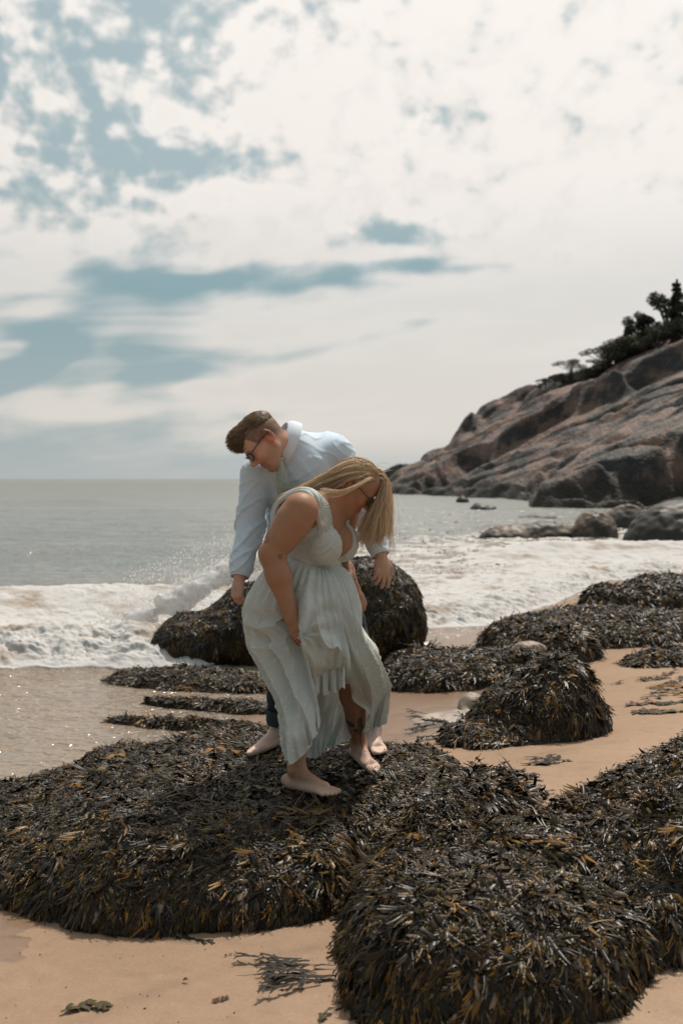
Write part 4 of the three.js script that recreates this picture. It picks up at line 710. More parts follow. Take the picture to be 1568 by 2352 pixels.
// ---------------------------------------------------------------- the man in shirt and tie
{
  const stand = (px, py) => hitRock(ROCKS.stand, px, py) ?? P(px, py, 5);
  const gR = stand(640, 1722).add(V(0, .012, 0)), gL = stand(856, 1716).add(V(0, .012, 0));
  const man = base('person', V((gR.x + gL.x) / 2, Math.min(gR.y, gL.y), (gR.z + gL.z) / 2));
  tag(man, 'man in white shirt, tie, dark jeans and glasses, barefoot, head bowed, behind the woman', 'person', 'couple on the rock');
  const hf = frame(P(606, 1014, 4.60), V(-.60, -.77, .20), V(-.79, .61, .03), 1.03);
  const nb = P(668, 1022, 4.74), chest = P(688, 1115, 4.82), waist = P(716, 1248, 4.93), hip = P(718, 1310, 4.95);
  const tf = frame(chest, V(-.15, -.35, .92), sub(nb, waist)), pf = frame(hip, V(-.1, -.05, 1), V(0, 1, .05));
  const sR = P(592, 1090, 4.74), sL = P(772, 1044, 4.80), eR = P(574, 1205, 4.74), eL = P(836, 1165, 4.88), wR = P(551, 1322, 4.62), wL = P(873, 1272, 4.76);
  const hR = P(668, 1330, 4.95), hL = P(766, 1330, 4.95), kR = P(648, 1510, -(gR.z * .55 + hip.z * .45) - .06), kL = P(822, 1510, -(gL.z * .55 + hip.z * .45) - .04), aR = gR.clone().add(V(0, .09, 0)), aL = gL.clone().add(V(0, .09, 0));
  // skin
  const b = new Figure(); head(b, hf);
  b.cone(hf.at(0, -.03, -.035), nb, .058, .060, .03).cone(nb, chest, .060, .10, .05).cone(sR, sL, .035, .035, .03).egg(tf, [0, -.02, 0], [.16, .20, .10], .04).egg(pf, [0, .03, 0], [.15, .15, .10], .04);
  b.cone(sR, eR, .048, .038).cone(eR, wR, .038, .027).cone(sL, eL, .048, .038).cone(eL, wL, .038, .027);
  b.cone(hR, kR, .08, .056, .03).cone(kR, aR, .054, .036).cone(hL, kL, .08, .056, .03).cone(kL, aL, .054, .036);
  const dR = sub(wR, eR).normalize(), dL = sub(wL, eL).normalize();
  hand(b, frame(wR.clone().addScaledVector(dR, .018), V(-.12, -1, .12), V(-.75, .1, .65)), -1, [.85, .95, 1.0, 1.05], .35, .02);
  hand(b, frame(wL.clone().addScaledVector(dL, .018), V(.03, -1, .14), V(.35, .1, .9)), 1, [.30, .42, .55, .62], .9, .16);
  foot(b, frame(gR, V(-.72, -.02, .69), V(0, 1, 0), 1.06), 1); foot(b, frame(gL, V(.14, 0, .99), V(0, 1, 0), 1.06), -1);
  const skin = [.52, .315, .235], tone = headTone(hf, skin, { lips: [.42, .17, .15], brow: [.07, .045, .03], beard: [.16, .085, .05], scalp: [.105, .064, .040] });
  const ear = hf.at(.08, -.004, -.02);
  const skinGeo = b.mesh(.0042, (x, y, z) => { const k = 1 + .10 * fbm(x * 22, y * 22, z * 22, 3), low = sstep(.55, .35, y); let c = [lerp(skin[0], .62, low) * k, lerp(skin[1], .44, low) * k, lerp(skin[2], .36, low) * k]; if (Math.hypot(x - ear.x, y - ear.y, z - ear.z) < .04) c = [c[0] * 1.05, c[1] * .8, c[2] * .75]; return tone(x, y, z, c); });
  mesh('body', skinGeo, skinMat, man);
  // shirt
  const cloth = tex(256, (u, v) => { const k = .5 + .3 * Math.sin(u * 400) * Math.sin(v * 400) + .3 * tn(u, v, 40, 2); return [k, k, k]; }, false);
  const shirtMat = new THREE.MeshPhysicalMaterial({ color: lin(.57, .675, .775), roughness: .85, sheen: .2, sheenColor: lin(.6, .6, .7), sheenRoughness: .6 });
  const s = new Figure();
  s.cone(P(694, 1040, 4.84), P(752, 1030, 4.87), .088, .080, .05).cone(P(660, 1030, 4.76), P(694, 1040, 4.82), .075, .088, .04).cone(nb.clone().addScaledVector(tf.y, -.02), chest, .085, .13, .06).cone(sR, sL, .070, .074, .07).egg(tf, [0, -.01, .0], [.192, .20, .130], .06).egg(tf, [-.02, -.19, -.01], [.185, .17, .128], .06).egg(pf, [0, .10, 0], [.185, .16, .125], .05);
  s.cone(sR, eR, .076, .064, .03).cone(eR, mixv(eR, wR, .80), .064, .052, .02).cone(mixv(eR, wR, .78), wR, .047, .043, .012);
  s.cone(sL, eL, .080, .064, .03).cone(eL, mixv(eL, wL, .80), .064, .054, .02).cone(mixv(eL, wL, .78), wL, .048, .043, .012);
  const cutPlane = (x, y, z, o, n) => (x - o.x) * n.x + (y - o.y) * n.y + (z - o.z) * n.z;
  const nA = V(-.86, .42, .28).normalize(), nO = P(646, 1014, 4.71), belt = waist.clone().addScaledVector(tf.y, -.035);
  const folds = (x, y, z) => {
    const e = Math.min(Math.hypot(x - eR.x, (y - eR.y) * .7, z - eR.z), Math.hypot(x - eL.x, (y - eL.y) * .7, z - eL.z)), amp = .007 + .010 * Math.exp(-((e / .11) ** 2)) + .007 * Math.exp(-(((y - waist.y) / .1) ** 2));
    const r = n3(x * 5 + 3, y * 9 + x * 7, z * 5), c1 = Math.exp(-((n3(x * 5 + 9, y * 11 - x * 8, z * 5) / .10) ** 2)), c2 = Math.exp(-((n3(x * 9 + 1, y * 15 + x * 11, z * 7 + 4) / .09) ** 2));
    return amp * (.5 * r - .55 * c1 - .35 * c2 + .3);
  };
  // the plane at the belt must not cut the sleeves
  const body = (x, y, z) => { const side = Math.min(...[[sR, eR], [eR, wR], [sL, eL], [eL, wL]].map(([p, q]) => { const t = clamp(((x - p.x) * (q.x - p.x) + (y - p.y) * (q.y - p.y) + (z - p.z) * (q.z - p.z)) / p.distanceToSquared(q)); return Math.hypot(x - lerp(p.x, q.x, t), y - lerp(p.y, q.y, t), z - lerp(p.z, q.z, t)); })); let d = s.field(x, y, z); if (d > .2) return d; d += folds(x, y, z) - .004; if (Math.hypot(x - nO.x, y - nO.y, z - nO.z) < .115) d = Math.max(d, cutPlane(x, y, z, nO, nA)); if (side > .10) d = Math.max(d, -cutPlane(x, y, z, belt, tf.y)); for (const [w, dd] of [[wR, dR], [wL, dL]]) if (Math.hypot(x - w.x, y - w.y, z - w.z) < .16) d = Math.max(d, cutPlane(x, y, z, w, dd)); return d; };
  const shirt = mesh('shirt', s.mesh(.005, null, body), shirtMat, man);
  // cuffs and collar
  for (const [e, w, d] of [[eR, wR, dR], [eL, wL, dL]]) {
    const q = frame(w, d, V(0, .1, 1)), g = sheet(36, 8, (u, v) => { const a = u * Math.PI * 2, r = .0475 + .003 * Math.sin(a * 2 + 1) + (v > .95 ? -.004 : 0) - .004 * v, p = q.at(Math.cos(a) * r, Math.sin(a) * r, lerp(-.062, .008, v)); return [p.x, p.y, p.z]; }, { closeU: true });
    mesh('cuff', g, shirtMat, shirt);
  }
  const cf = frame(P(650, 1017, 4.715), nA.clone(), V(.35, 1, -.1));           // z along the neck, y to the nape
  const collar = sheet(56, 12, (u, v) => {
    const a = lerp(-.44, 1.44, u) * Math.PI, lean = Math.sin(a), R = .088;      // open at the throat
    const stand = v < .3 ? v / .3 : 1, leaf = v < .3 ? 0 : (v - .3) / .7, tip = 1 + .55 * Math.pow(Math.abs(u - .5) * 2, 6);
    const z = lerp(-.012, .030, stand) - leaf * .062 * tip - .004 * leaf * leaf, r = R + .004 * stand + .020 * Math.sin(Math.min(leaf * 2, 1) * Math.PI / 2) + .012 * leaf;
    const p = cf.at(Math.cos(a) * r, Math.sin(a) * r * .98 - .0, z); return [p.x, p.y, p.z];
  });
  mesh('collar', collar, new THREE.MeshPhysicalMaterial({ color: lin(.66, .71, .80), roughness: .8 }), shirt);
  // tie: a flat band with a knot, patterned grey green
  const tieTex = tex(256, (u, v) => { const k = sstep(.05, .2, Math.abs(tn(u, v, 9, 3))) * .5 + .3 * tn(u, v, 21, 5); return [.55 + .13 * k, .59 + .13 * k, .57 + .13 * k]; });
  const tp = [[641, 1050, 4.615], [642, 1062, 4.60], [645, 1080, 4.60], [650, 1110, 4.605], [657, 1150, 4.62], [668, 1200, 4.66]].map((q) => P(...q)), tc = new THREE.CatmullRomCurve3(tp);
  const tie = sheet(8, 30, (u, v) => { const p = tc.getPoint(v), w = v < .12 ? lerp(.026, .020, v / .12) : lerp(.015, .036, sstep(.12, .8, v)), k = (u - .5) * 2; return [p.x + k * w, p.y + .05 * k * w, p.z + .010 * (1 - k * k) * (v < .14 ? 2.2 : 1) - .1 * k * w]; }, { uv: (p, u, v) => [u * .5, v * 3] });
  mesh('tie', tie, new THREE.MeshPhysicalMaterial({ map: tieTex, roughness: .6, sheen: .3, sheenColor: lin(.5, .5, .5) }), man);
  // jeans with turned-up cuffs, belt
  const j = new Figure();
  j.egg(pf, [0, .05, 0], [.176, .14, .122], .05).cone(hR, kR, .108, .080, .06).cone(kR, aR.clone().add(V(.0, .07, 0)), .080, .060, .03).cone(hL, kL, .108, .080, .06).cone(kL, aL.clone().add(V(0, .07, 0)), .080, .062, .03);
  const jf = (x, y, z) => { let d = j.field(x, y, z); if (d > .15) return d; d += .006 * (1 - 2 * Math.abs(n3(x * 7, y * 15 + x * 6, z * 7))) - .002; d = Math.max(d, cutPlane(x, y, z, belt.clone().addScaledVector(tf.y, -.012), tf.y)); for (const a of [aR, aL]) if (Math.hypot(x - a.x, z - a.z) < .12) d = Math.max(d, a.y + .055 - y); return d; };
  const denim = new THREE.MeshPhysicalMaterial({ color: lin(.017, .030, .040), roughness: .9 });
  const jeans = mesh('jeans', j.mesh(.006, null, jf), denim, man);
  for (const [a, k] of [[aR, kR], [aL, kL]]) { const d = sub(k, a).normalize(), q = frame(a.clone().addScaledVector(d, .065), d, V(0, 0, 1)); mesh('turn_up', sheet(32, 5, (u, v) => { const t = u * Math.PI * 2, r = .066 + .003 * Math.sin(3 * t) + (v === 0 || v === 1 ? -.004 : 0), p = q.at(Math.cos(t) * r, Math.sin(t) * r, lerp(-.022, .060, v)); return [p.x, p.y, p.z]; }, { closeU: true }), new THREE.MeshPhysicalMaterial({ color: lin(.030, .050, .058), roughness: .9 }), jeans); }
  const bq = frame(belt, tf.y, V(0, 0, 1)); mesh('belt', sheet(48, 4, (u, v) => { const t = u * Math.PI * 2, p = bq.at(Math.cos(t) * .196, Math.sin(t) * .138, lerp(-.022, .016, v)); return [p.x, p.y, p.z]; }, { closeU: true }), new THREE.MeshPhysicalMaterial({ color: lin(.015, .010, .008), roughness: .45 }), man);
  // hair: clipped sides are the scalp's own stubble, a longer top combed forward
  reseed(51);
  const hb = new Figure(); hb.egg(hf, [0, .060, -.022], [.0740, .069, .094], .02).egg(hf, [0, .088, .054], [.060, .052, .058], .035);
  const hairMat = new THREE.MeshPhysicalMaterial({ vertexColors: true, roughness: .5, specularIntensity: .5 });
  const hcap = hb.mesh(.005, (x, y, z) => { const k = .8 + .7 * n3(x * 90, y * 90, z * 90); return [.12 * k, .076 * k, .045 * k]; }, (x, y, z) => hb.field(x, y, z) + .002 * n3(x * 50, y * 50, z * 50));
  const cs = [], pa = hcap.attributes.position, na = hcap.attributes.normal;
  for (let i = 0; i < 6500; i++) { const q = Math.floor(rnd() * pa.count), p = V(pa.getX(q), pa.getY(q), pa.getZ(q)), n = V(na.getX(q), na.getY(q), na.getZ(q)), dir = n.clone().multiplyScalar(.16).addScaledVector(hf.z, 1).addScaledVector(hf.y, .25).add(V(rr(-.3, .3), rr(-.3, .3), rr(-.3, .3))).normalize(), L = rr(.010, .020); cs.push([p, p.clone().addScaledVector(dir, L * .5), p.clone().addScaledVector(dir, L).addScaledVector(hf.z, .004)]); }
  const hs = strandGeo(cs, .0006, () => { const k = rr(.6, 1.6); return [.17 * k, .108 * k, .062 * k]; });
  mesh('hair', mergeGeometries([hcap, hs]), hairMat, man);
  glasses(hf, new THREE.MeshPhysicalMaterial({ color: lin(.008, .011, .016), roughness: .3 }), new THREE.MeshPhysicalMaterial({ color: lin(.55, .6, .65), transmission: 1, roughness: .03, thickness: 0 }), man, .029);
}
// ---------------------------------------------------------------- the woman in the long pale green dress
{
  const stand = (px, py) => hitRock(ROCKS.stand, px, py) ?? P(px, py, 4.5);
  const gR = stand(680, 1818).add(V(0, .012, 0)), gL = stand(822, 1752).add(V(0, .012, 0));
  const wo = base('person', V((gR.x + gL.x) / 2, Math.min(gR.y, gL.y), (gR.z + gL.z) / 2));
  tag(wo, 'blonde barefoot woman in a long pale green dress, bending and lifting its skirt', 'person', 'couple on the rock');
  const D = 4.46;
  const hf = frame(P(816, 1119, D + .06), V(.70, -.72, .05), V(.70, .71, 0), .97);
  const nb = P(748, 1158, D + .0), chest = P(738, 1212, D + .03), waist = P(712, 1296, D + .05), hip = P(690, 1400, D + .08);
  const sR = P(690, 1172, D - .16), sL = P(796, 1168, D + .20), eR = P(624, 1272, D - .18), wR = P(670, 1420, D - .19), eL = P(776, 1285, D + .20), wL = P(812, 1352, D + .04);
  const left = sub(sL, sR).normalize(), tf = frame(chest, left.clone().cross(sub(nb, waist)), sub(nb, waist)); if (tf.z.z < 0) { tf.z.negate(); tf.x.negate(); }
  const pf = frame(hip, V(.75, 0, .6), V(.1, 1, 0));
  const hR = pf.at(-.09, -.02, 0), hL = pf.at(.09, -.02, 0), kR = P(684, 1610, D - .12), kL = P(806, 1545, D + .0), aR = gR.clone().add(V(0, .085, 0)), aL = gL.clone().add(V(0, .085, 0));
  const b = new Figure(), torso = new Figure();
  head(b, hf);
  b.cone(hf.at(0, -.035, -.035), nb, .050, .056, .03);
  for (const q of [b, torso]) {
    q.egg(tf, [0, .0, -.015], [.150, .165, .105], .04).cone(tf.at(-.11, .085, -.02), tf.at(.11, .085, -.02), .05, .05, .06).egg(tf, [0, -.16, -.005], [.145, .13, .115], .05);
    for (const s of [-1, 1]) q.egg(tf, [s * .073, -.055, .082], [.076, .082, .066], .022);
  }
  b.cone(nb, tf.at(0, .06, -.02), .056, .07, .05).egg(pf, [0, .04, 0], [.185, .17, .15], .06);
  b.cone(sR, eR, .078, .054, .025).cone(mixv(sR, eR, .25), mixv(sR, eR, .65), .078, .066, .02).cone(eR, mixv(eR, wR, .35), .055, .054, .02).cone(mixv(eR, wR, .3), wR, .053, .031, .02);
  b.cone(sL, eL, .066, .048, .025).cone(eL, mixv(eL, wL, .4), .048, .046, .02).cone(mixv(eL, wL, .4), wL, .046, .029, .02);
  b.cone(hR, kR, .10, .064, .04).cone(kR, mixv(kR, aR, .4), .060, .055, .02).cone(mixv(kR, aR, .3), aR, .056, .036, .02);
  b.cone(hL, kL, .10, .066, .04).cone(kL, mixv(kL, aL, .3), .062, .062, .02).cone(mixv(kL, aL, .25), aL, .061, .035, .025);
  const dR = sub(wR, eR).normalize(), dL = sub(wL, eL).normalize();
  hand(b, frame(wR.clone().addScaledVector(dR, .015), V(.55, -.8, .15), V(-.25, .15, .95), .95), 1, [.75, .85, .95, 1.0], .4, .02);
  hand(b, frame(wL.clone().addScaledVector(dL, .015), V(.35, -.85, .3), V(.6, .2, .75), .95), -1, [.8, .9, .95, 1.0], .4, .02);
  foot(b, frame(gR, V(.86, -.02, .46), V(0, 1, 0), 1.0), 1); foot(b, frame(gL, V(.44, -.08, .88), V(0, 1, .08), 1.0), -1);
  // skin and ink
  const skin = [.35, .185, .112], tone = headTone(hf, skin, { lips: [.36, .12, .11], brow: [.14, .09, .055] });
  const shin = frame(aL, sub(kL, aL), V(0, 0, 1)), legF = V(.44, 0, .88).normalize();                                 // ink is laid out on the limb: along it and round it
  const uarm = { o: sR, d: sub(eR, sR) }, farm = { o: eR, d: sub(wR, eR) }, larm = { o: eL, d: sub(wL, eL) }, lleg = { o: aL, d: sub(kL, aL) };
  const along = (L, x, y, z) => { const l2 = L.d.lengthSq(), t = ((x - L.o.x) * L.d.x + (y - L.o.y) * L.d.y + (z - L.o.z) * L.d.z) / l2; const rx = x - L.o.x - L.d.x * t, rz = z - L.o.z - L.d.z * t; return [t, Math.atan2(rx, rz), Math.hypot(rx, y - L.o.y - L.d.y * t, rz)]; };
  const inked = (x, y, z) => {
    let [t, a, r] = along(lleg, x, y, z);
    if (t > -.05 && t < .95 && r < .085) {
      const w = (a - .52) * .048, L = t * lleg.d.length() * .98 + .055;                                                            // dagger: blade, guard, grip
      if (L > .06 && L < .205) { if (Math.abs(w) < .012 * (L - .06) / .145 + .001) return Math.abs(w) < .0018 ? .65 : .8; }
      if (L > .205 && L < .232 && Math.abs(w + .004) < .042 - .8 * Math.abs(L - .218)) return n3(x * 140, y * 140, z * 140) > -.25 ? .9 : .45;
      if (L > .18 && L < .207 && Math.abs(w + .018) < .016) return .7 * (n3(x * 120, y * 120, z * 120) > -.1);
      if (L > .232 && L < .315 && Math.abs(w) < .0135 + .003 * Math.sin(L * 160)) return .85;
      const w2 = (a + .62) * .06; if (Math.abs(L - .262 + .10 * w2) < .021 * sstep(.052, .02, Math.abs(w2 + .012)) && Math.abs(w2) < .055) return .88;
    }
    [t, a, r] = along(uarm, x, y, z);
    if (t > .45 && t < 1.02 && r < .11) { const w = (a + 1.05) * .065, L = t * uarm.d.length(); for (const [l, ww, rx, ry, an] of [[.150, -.012, .021, .010, .5], [.186, .006, .020, .012, .35]]) { const dx = w - ww, dy = L - l, X = dx * Math.cos(an) + dy * Math.sin(an), Y = -dx * Math.sin(an) + dy * Math.cos(an), e = Math.hypot(X / rx, Y / ry); if (Math.abs(e - 1) < .16) return .7; } }
    [t, a, r] = along(farm, x, y, z);
    if (t > .02 && t < .3 && r < .07) { const w = (a - .62) * .05, L = t * farm.d.length(); if (L > .012 && L < .032 && Math.abs(w) < .010 && n3(x * 130, y * 130, z * 130) > -.05) return .65; }
    [t, a, r] = along(larm, x, y, z);
    if (t > -.05 && t < 1.0 && r < .06) { const q = fbm(x * 36, y * 36, z * 36, 3); return Math.abs(q) < .055 ? .62 : q > .22 ? .4 : 0; }
    return 0;
  };
  const skinGeo = b.mesh(.0038, (x, y, z) => {
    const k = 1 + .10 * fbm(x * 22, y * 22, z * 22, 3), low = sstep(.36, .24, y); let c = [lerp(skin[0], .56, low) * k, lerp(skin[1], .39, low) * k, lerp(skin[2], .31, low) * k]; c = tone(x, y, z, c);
    const i = inked(x, y, z); return i ? [lerp(c[0], .030, i), lerp(c[1], .032, i), lerp(c[2], .034, i)] : c;
  });
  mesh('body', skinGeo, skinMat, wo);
  // ------- the dress
  const crinkle = tex(1024, (u, v) => {
    const q = tn(u, v, 26, 3), r = tn(u, v, 40, 8), line = Math.exp(-((q / .05) ** 2)) * sstep(.02, .12, tn(u, v, 17, 5)), dots = sstep(.42, .55, r);
    const k = .30 + .5 * line + .35 * dots + .06 * tn(u, v, 90, 2) + .05 * (rnd() - .5); return [k, k, k];
  }, false);
  const threads = tex(1024, (u, v) => { const q = tn(u, v, 26, 3), r = tn(u, v, 40, 8), line = Math.exp(-((q / .05) ** 2)) * sstep(.02, .12, tn(u, v, 17, 5)), k = .89 + .13 * line + .08 * sstep(.42, .55, r) + .02 * tn(u, v, 90, 2); return [k, k, k]; });
  const dressMat = new THREE.MeshPhysicalMaterial({ color: lin(.74, .775, .725), map: threads, transmission: .18, roughness: .95, bumpMap: crinkle, bumpScale: .0042, sheen: .25, sheenColor: lin(.5, .55, .5), sheenRoughness: .5, side: THREE.DoubleSide });
  const dress = new THREE.Group(); dress.name = 'dress'; wo.add(dress);
  // bodice: the torso's own form a little larger, open in a deep V and at the arms
  const local = (x, y, z) => { const dx = x - tf.o.x, dy = y - tf.o.y, dz = z - tf.o.z; return [dx * tf.x.x + dy * tf.x.y + dz * tf.x.z, dx * tf.y.x + dy * tf.y.y + dz * tf.y.z, dx * tf.z.x + dy * tf.z.y + dz * tf.z.z]; };
  const bod = (x, y, z) => {
    let d = torso.field(x, y, z) - .009; if (d > .1) return d;
    const [l, u, f] = local(x, y, z), pleat = Math.sin(Math.atan2(Math.abs(l) - .03, .28 - (u + .16)) * 60 + 2 * n3(x * 9, y * 9, z * 9));
    d -= .0022 * pleat * sstep(-.14, -.08, u);
    const vee = piece([[-.125, .0], [-.10, .018], [-.05, .045], [.03, .066], [.16, .085]], u) - Math.abs(l - .006);                             // > 0 inside the neckline
    if (f > -.02) d = Math.max(d, vee);
    d = Math.max(d, -(u + .128));                                                                                               // ends at the waist
    const strapOut = Math.abs(l) - piece([[-.04, .30], [.0, .150], [.05, .118], [.14, .110]], u); d = Math.max(d, strapOut);               // armholes
    return d;
  };
  { const lo = tf.o.clone().addScalar(-.34), hi = tf.o.clone().addScalar(.34); const g = netMesh(bod, lo, hi, .0042); const p = g.attributes.position, uv = []; for (let i = 0; i < p.count; i++) { const [l, u, f] = local(p.getX(i), p.getY(i), p.getZ(i)); uv.push(Math.atan2(l, f + .05) * .15 / .30, u / .30); } g.setAttribute('uv', new THREE.Float32BufferAttribute(uv, 2)); mesh('bodice', g, dressMat, dress); }
  // straps, rolled cloth over each shoulder
  const farStrap = [[.082, -.02, .085], [.084, .06, .062], [.090, .132, .022], [.094, .142, -.03], [.095, .09, -.10], [.09, -.02, -.125]].map((q) => tf.at(...q));
  const nearStrap = [[752, 1250, D - .06], [740, 1196, D - .125], [724, 1144, D - .13], [700, 1128, D - .06], [664, 1138, D + .0], [636, 1164, D + .03], [630, 1196, D + .03], [645, 1235, D + .0]].map((q) => P(...q));
  for (const pts of [nearStrap, farStrap]) { const c = new THREE.CatmullRomCurve3(pts), mid = tf.at(0, -.02, -.06); mesh('strap', sheet(10, 48, (u, v) => { const p = c.getPoint(v), t = c.getTangent(v), o = sub(p, mid).normalize(), w = t.clone().cross(o).normalize(), k = (u - .5) * 2, r = pts === nearStrap ? .026 : .019; const q = p.clone().addScaledVector(w, k * r).addScaledVector(o, .004 + .011 * (1 - k * k) + .0035 * Math.sin(k * 9)); return [q.x, q.y, q.z]; }, { uv: (p, u, v) => [u * .2, v * .8] }), dressMat, dress); }
  { const q = frame(tf.at(0, -.132, -.002), tf.y, tf.z); mesh('waistband', sheet(64, 6, (u, v) => { const a = u * Math.PI * 2, k = (v - .5) * 2, r = 1 + .05 * (1 - k * k), p = q.at(Math.cos(a) * .146 * r, Math.sin(a) * .119 * r, k * .015 + .002 * Math.sin(a * 30)); return [p.x, p.y, p.z]; }, { closeU: true, uv: (p, u, v) => [u * 3, v * .1] }), dressMat, dress); }
  // skirt: columns of cloth from the waist to the hem, right side first, then towards the camera and round
  const wq = frame(tf.at(0, -.138, -.002), tf.y, tf.z);
  const cols = [
    [0, [[800, 1318, .02], [830, 1392, .0], [836, 1440, .0], [862, 1476, .02], [886, 1508, .06], [893, 1560, .12], [889, 1620, .18], [882, 1664, .22]]],
    [28, [[800, 1335, -.06], [824, 1405, -.11], [838, 1460, -.12], [858, 1515, -.06], [872, 1580, .06], [872, 1630, .18], [866, 1676, .26]]],
    [48, [[788, 1345, -.11], [808, 1420, -.17], [818, 1480, -.17], [828, 1530, -.17], [842, 1578, -.11], [853, 1625, .06], [858, 1672, .20]]],
    [62, [[774, 1345, -.14], [794, 1420, -.20], [803, 1480, -.23], [802, 1528, -.235], [800, 1545, -.21], [807, 1558, -.185], [816, 1574, -.17]]],
    [85, [[748, 1350, -.165], [764, 1430, -.22], [775, 1490, -.25], [776, 1535, -.25], [770, 1546, -.21], [778, 1560, -.17], [788, 1582, -.14]]],
    [105, [[722, 1350, -.17], [728, 1430, -.25], [738, 1490, -.28], [750, 1534, -.27], [746, 1548, -.235], [748, 1568, -.20], [756, 1592, -.18]]],
    [119, [[700, 1345, -.16], [692, 1400, -.25], [694, 1450, -.28], [708, 1500, -.26], [716, 1545, -.23], [720, 1575, -.21], [728, 1598, -.20]]],
    [131, [[682, 1345, -.13], [662, 1400, -.10], [672, 1455, -.10], [698, 1505, -.17], [714, 1560, -.22], [726, 1620, -.26], [731, 1668, -.28]]],
    [152, [[655, 1340, -.10], [628, 1400, -.12], [638, 1460, -.15], [664, 1530, -.19], [684, 1610, -.26], [696, 1680, -.32], [704, 1722, -.33]]],
    [175, [[610, 1335, -.05], [574, 1392, -.09], [576, 1462, -.11], [616, 1546, -.15], [648, 1630, -.22], [656, 1700, -.30], [668, 1756, -.33]]],
    [195, [[590, 1333, .0], [562, 1394, -.02], [572, 1470, -.03], [616, 1556, -.07], [644, 1630, -.15], [644, 1690, -.22], [656, 1752, -.27]]],
    [228, [[615, 1335, .09], [600, 1400, .10], [612, 1480, .10], [642, 1570, .06], [656, 1650, .03], [664, 1735, -.05]]],
    [270, [[690, 1325, .15], [690, 1400, .19], [706, 1490, .19], [716, 1580, .17], [712, 1660, .13], [706, 1738, .05]]],
    [305, [[745, 1325, .13], [766, 1400, .18], [784, 1490, .18], [786, 1580, .20], [772, 1650, .20], [758, 1716, .17]]],
    [335, [[780, 1322, .08], [812, 1400, .11], [830, 1470, .14], [836, 1560, .22], [826, 1640, .28], [812, 1692, .28]]]];
  const curves = cols.map(([th, pts]) => { const first = pts[0], a0 = P(first[0], first[1], D + first[2]), v = sub(a0, wq.o); v.addScaledVector(wq.z, -v.dot(wq.z)); const x = v.dot(wq.x), y = v.dot(wq.y), l = Math.hypot(x / .146, y / .119), st = wq.at(x / l, y / l, 0); return new THREE.CatmullRomCurve3([st, st.clone().lerp(a0, .45).addScaledVector(v.normalize(), .012), ...pts.map((q) => P(q[0], q[1], D + q[2]))], false, 'centripetal'); });
  const NC = cols.length, hand0 = P(694, 1458, D - .25);
  const key = (v) => curves.map((c) => c.getPointAt(v));
  const NU = 460, NV = 200, rowsP = []; for (let j = 0; j <= NV; j++) rowsP.push(key(j / NV));
  const thetas = cols.map((c) => c[0]);
  const ringPoint = (u, v) => { const th = u * 360; let i = NC - 1; for (let k = 0; k < NC; k++) if (thetas[k] <= th) i = k; const t0 = thetas[i], t1 = i === NC - 1 ? 360 : thetas[i + 1], t = (th - t0) / (t1 - t0), row = rowsP[Math.round(v * NV)]; const p0 = row[(i + NC - 1) % NC], p1 = row[i], p2 = row[(i + 1) % NC], p3 = row[(i + 2) % NC]; const f = (a, b, c, d) => .5 * (2 * b + (c - a) * t + (2 * a - 5 * b + 4 * c - d) * t * t + (3 * b - a - 3 * c + d) * t * t * t); return [f(p0.x, p1.x, p2.x, p3.x), f(p0.y, p1.y, p2.y, p3.y), f(p0.z, p1.z, p2.z, p3.z)]; };
  const centreRow = rowsP.map((r) => { const c = V(0, 0, 0); r.forEach((p) => c.add(p)); return c.multiplyScalar(1 / NC); });
  const skirtPoint = (u, v) => {
    const p = ringPoint(u, v), c = centreRow[Math.round(v * NV)], ox = p[0] - c.x, oz = p[2] - c.z, ol = Math.hypot(ox, oz) || 1;
    const a = u * Math.PI * 2, wave = n3(Math.cos(a) * 1.8 + 4, Math.sin(a) * 1.8, v * 1.6) * 2.4;
    const gather = sstep(.0, .06, v) * sstep(.50, .10, v) * .0075 * Math.sin(a * 30 + wave * 2), big = sstep(.12, .6, v) * (.034 * (.55 - 1.5 * Math.pow(Math.abs(Math.sin(a * 5.5 + wave * 1.7 + v * 1.2)), .7)) + .012 * (.5 - Math.abs(Math.sin(a * 12 - wave * 2.2)))), hem = sstep(.82, 1, v) * .012 * Math.sin(a * 41 + wave * 5);
    const hx = p[0] - hand0.x, hy = p[1] - hand0.y, hz = p[2] - hand0.z, hd = Math.hypot(hx, hy, hz), ph = Math.atan2(hy, hx), grip = Math.exp(-((hd / .17) ** 2)) * sstep(.0, .05, hd) * .009 * Math.sin(ph * 9 + 3 * hd / .1);
    const small = .004 * n3(p[0] * 30, p[1] * 22, p[2] * 30) + .010 * fbm(p[0] * 9, p[1] * 7, p[2] * 9, 2) * sstep(.05, .3, v);
    let swag = 0; if (u > .36 && u < .54) { const q = toPicture(p[0], p[1] - EYE, p[2]); if (q && q[0] < 712) { const dl = q[1] - piece([[556, 1424], [590, 1446], [630, 1440], [665, 1412], [712, 1380]], q[0]); swag = sstep(712, 690, q[0]) * sstep(.53, .46, u) * (.026 * Math.exp(-((dl / 9) ** 2)) - .020 * Math.exp(-(((dl - 24) / 12) ** 2)) + .010 * Math.exp(-(((dl - 46) / 9) ** 2)) - .016 * Math.exp(-(((dl + 22) / 12) ** 2))); } }
    const k = (gather + big + hem + grip + small + swag) / ol; return [p[0] + ox * k, p[1] + (grip + swag * .4) * .3, p[2] + oz * k];
  };
  mesh('skirt', sheet(NU, NV, skirtPoint, { closeU: true, uv: (p, u, v) => [u * 3.4, v * 1.1] }), dressMat, dress);
  // the lining's hem above the shin, and a frill of lifted cloth
  const lining = new THREE.MeshPhysicalMaterial({ color: lin(.50, .53, .47), roughness: .9 });
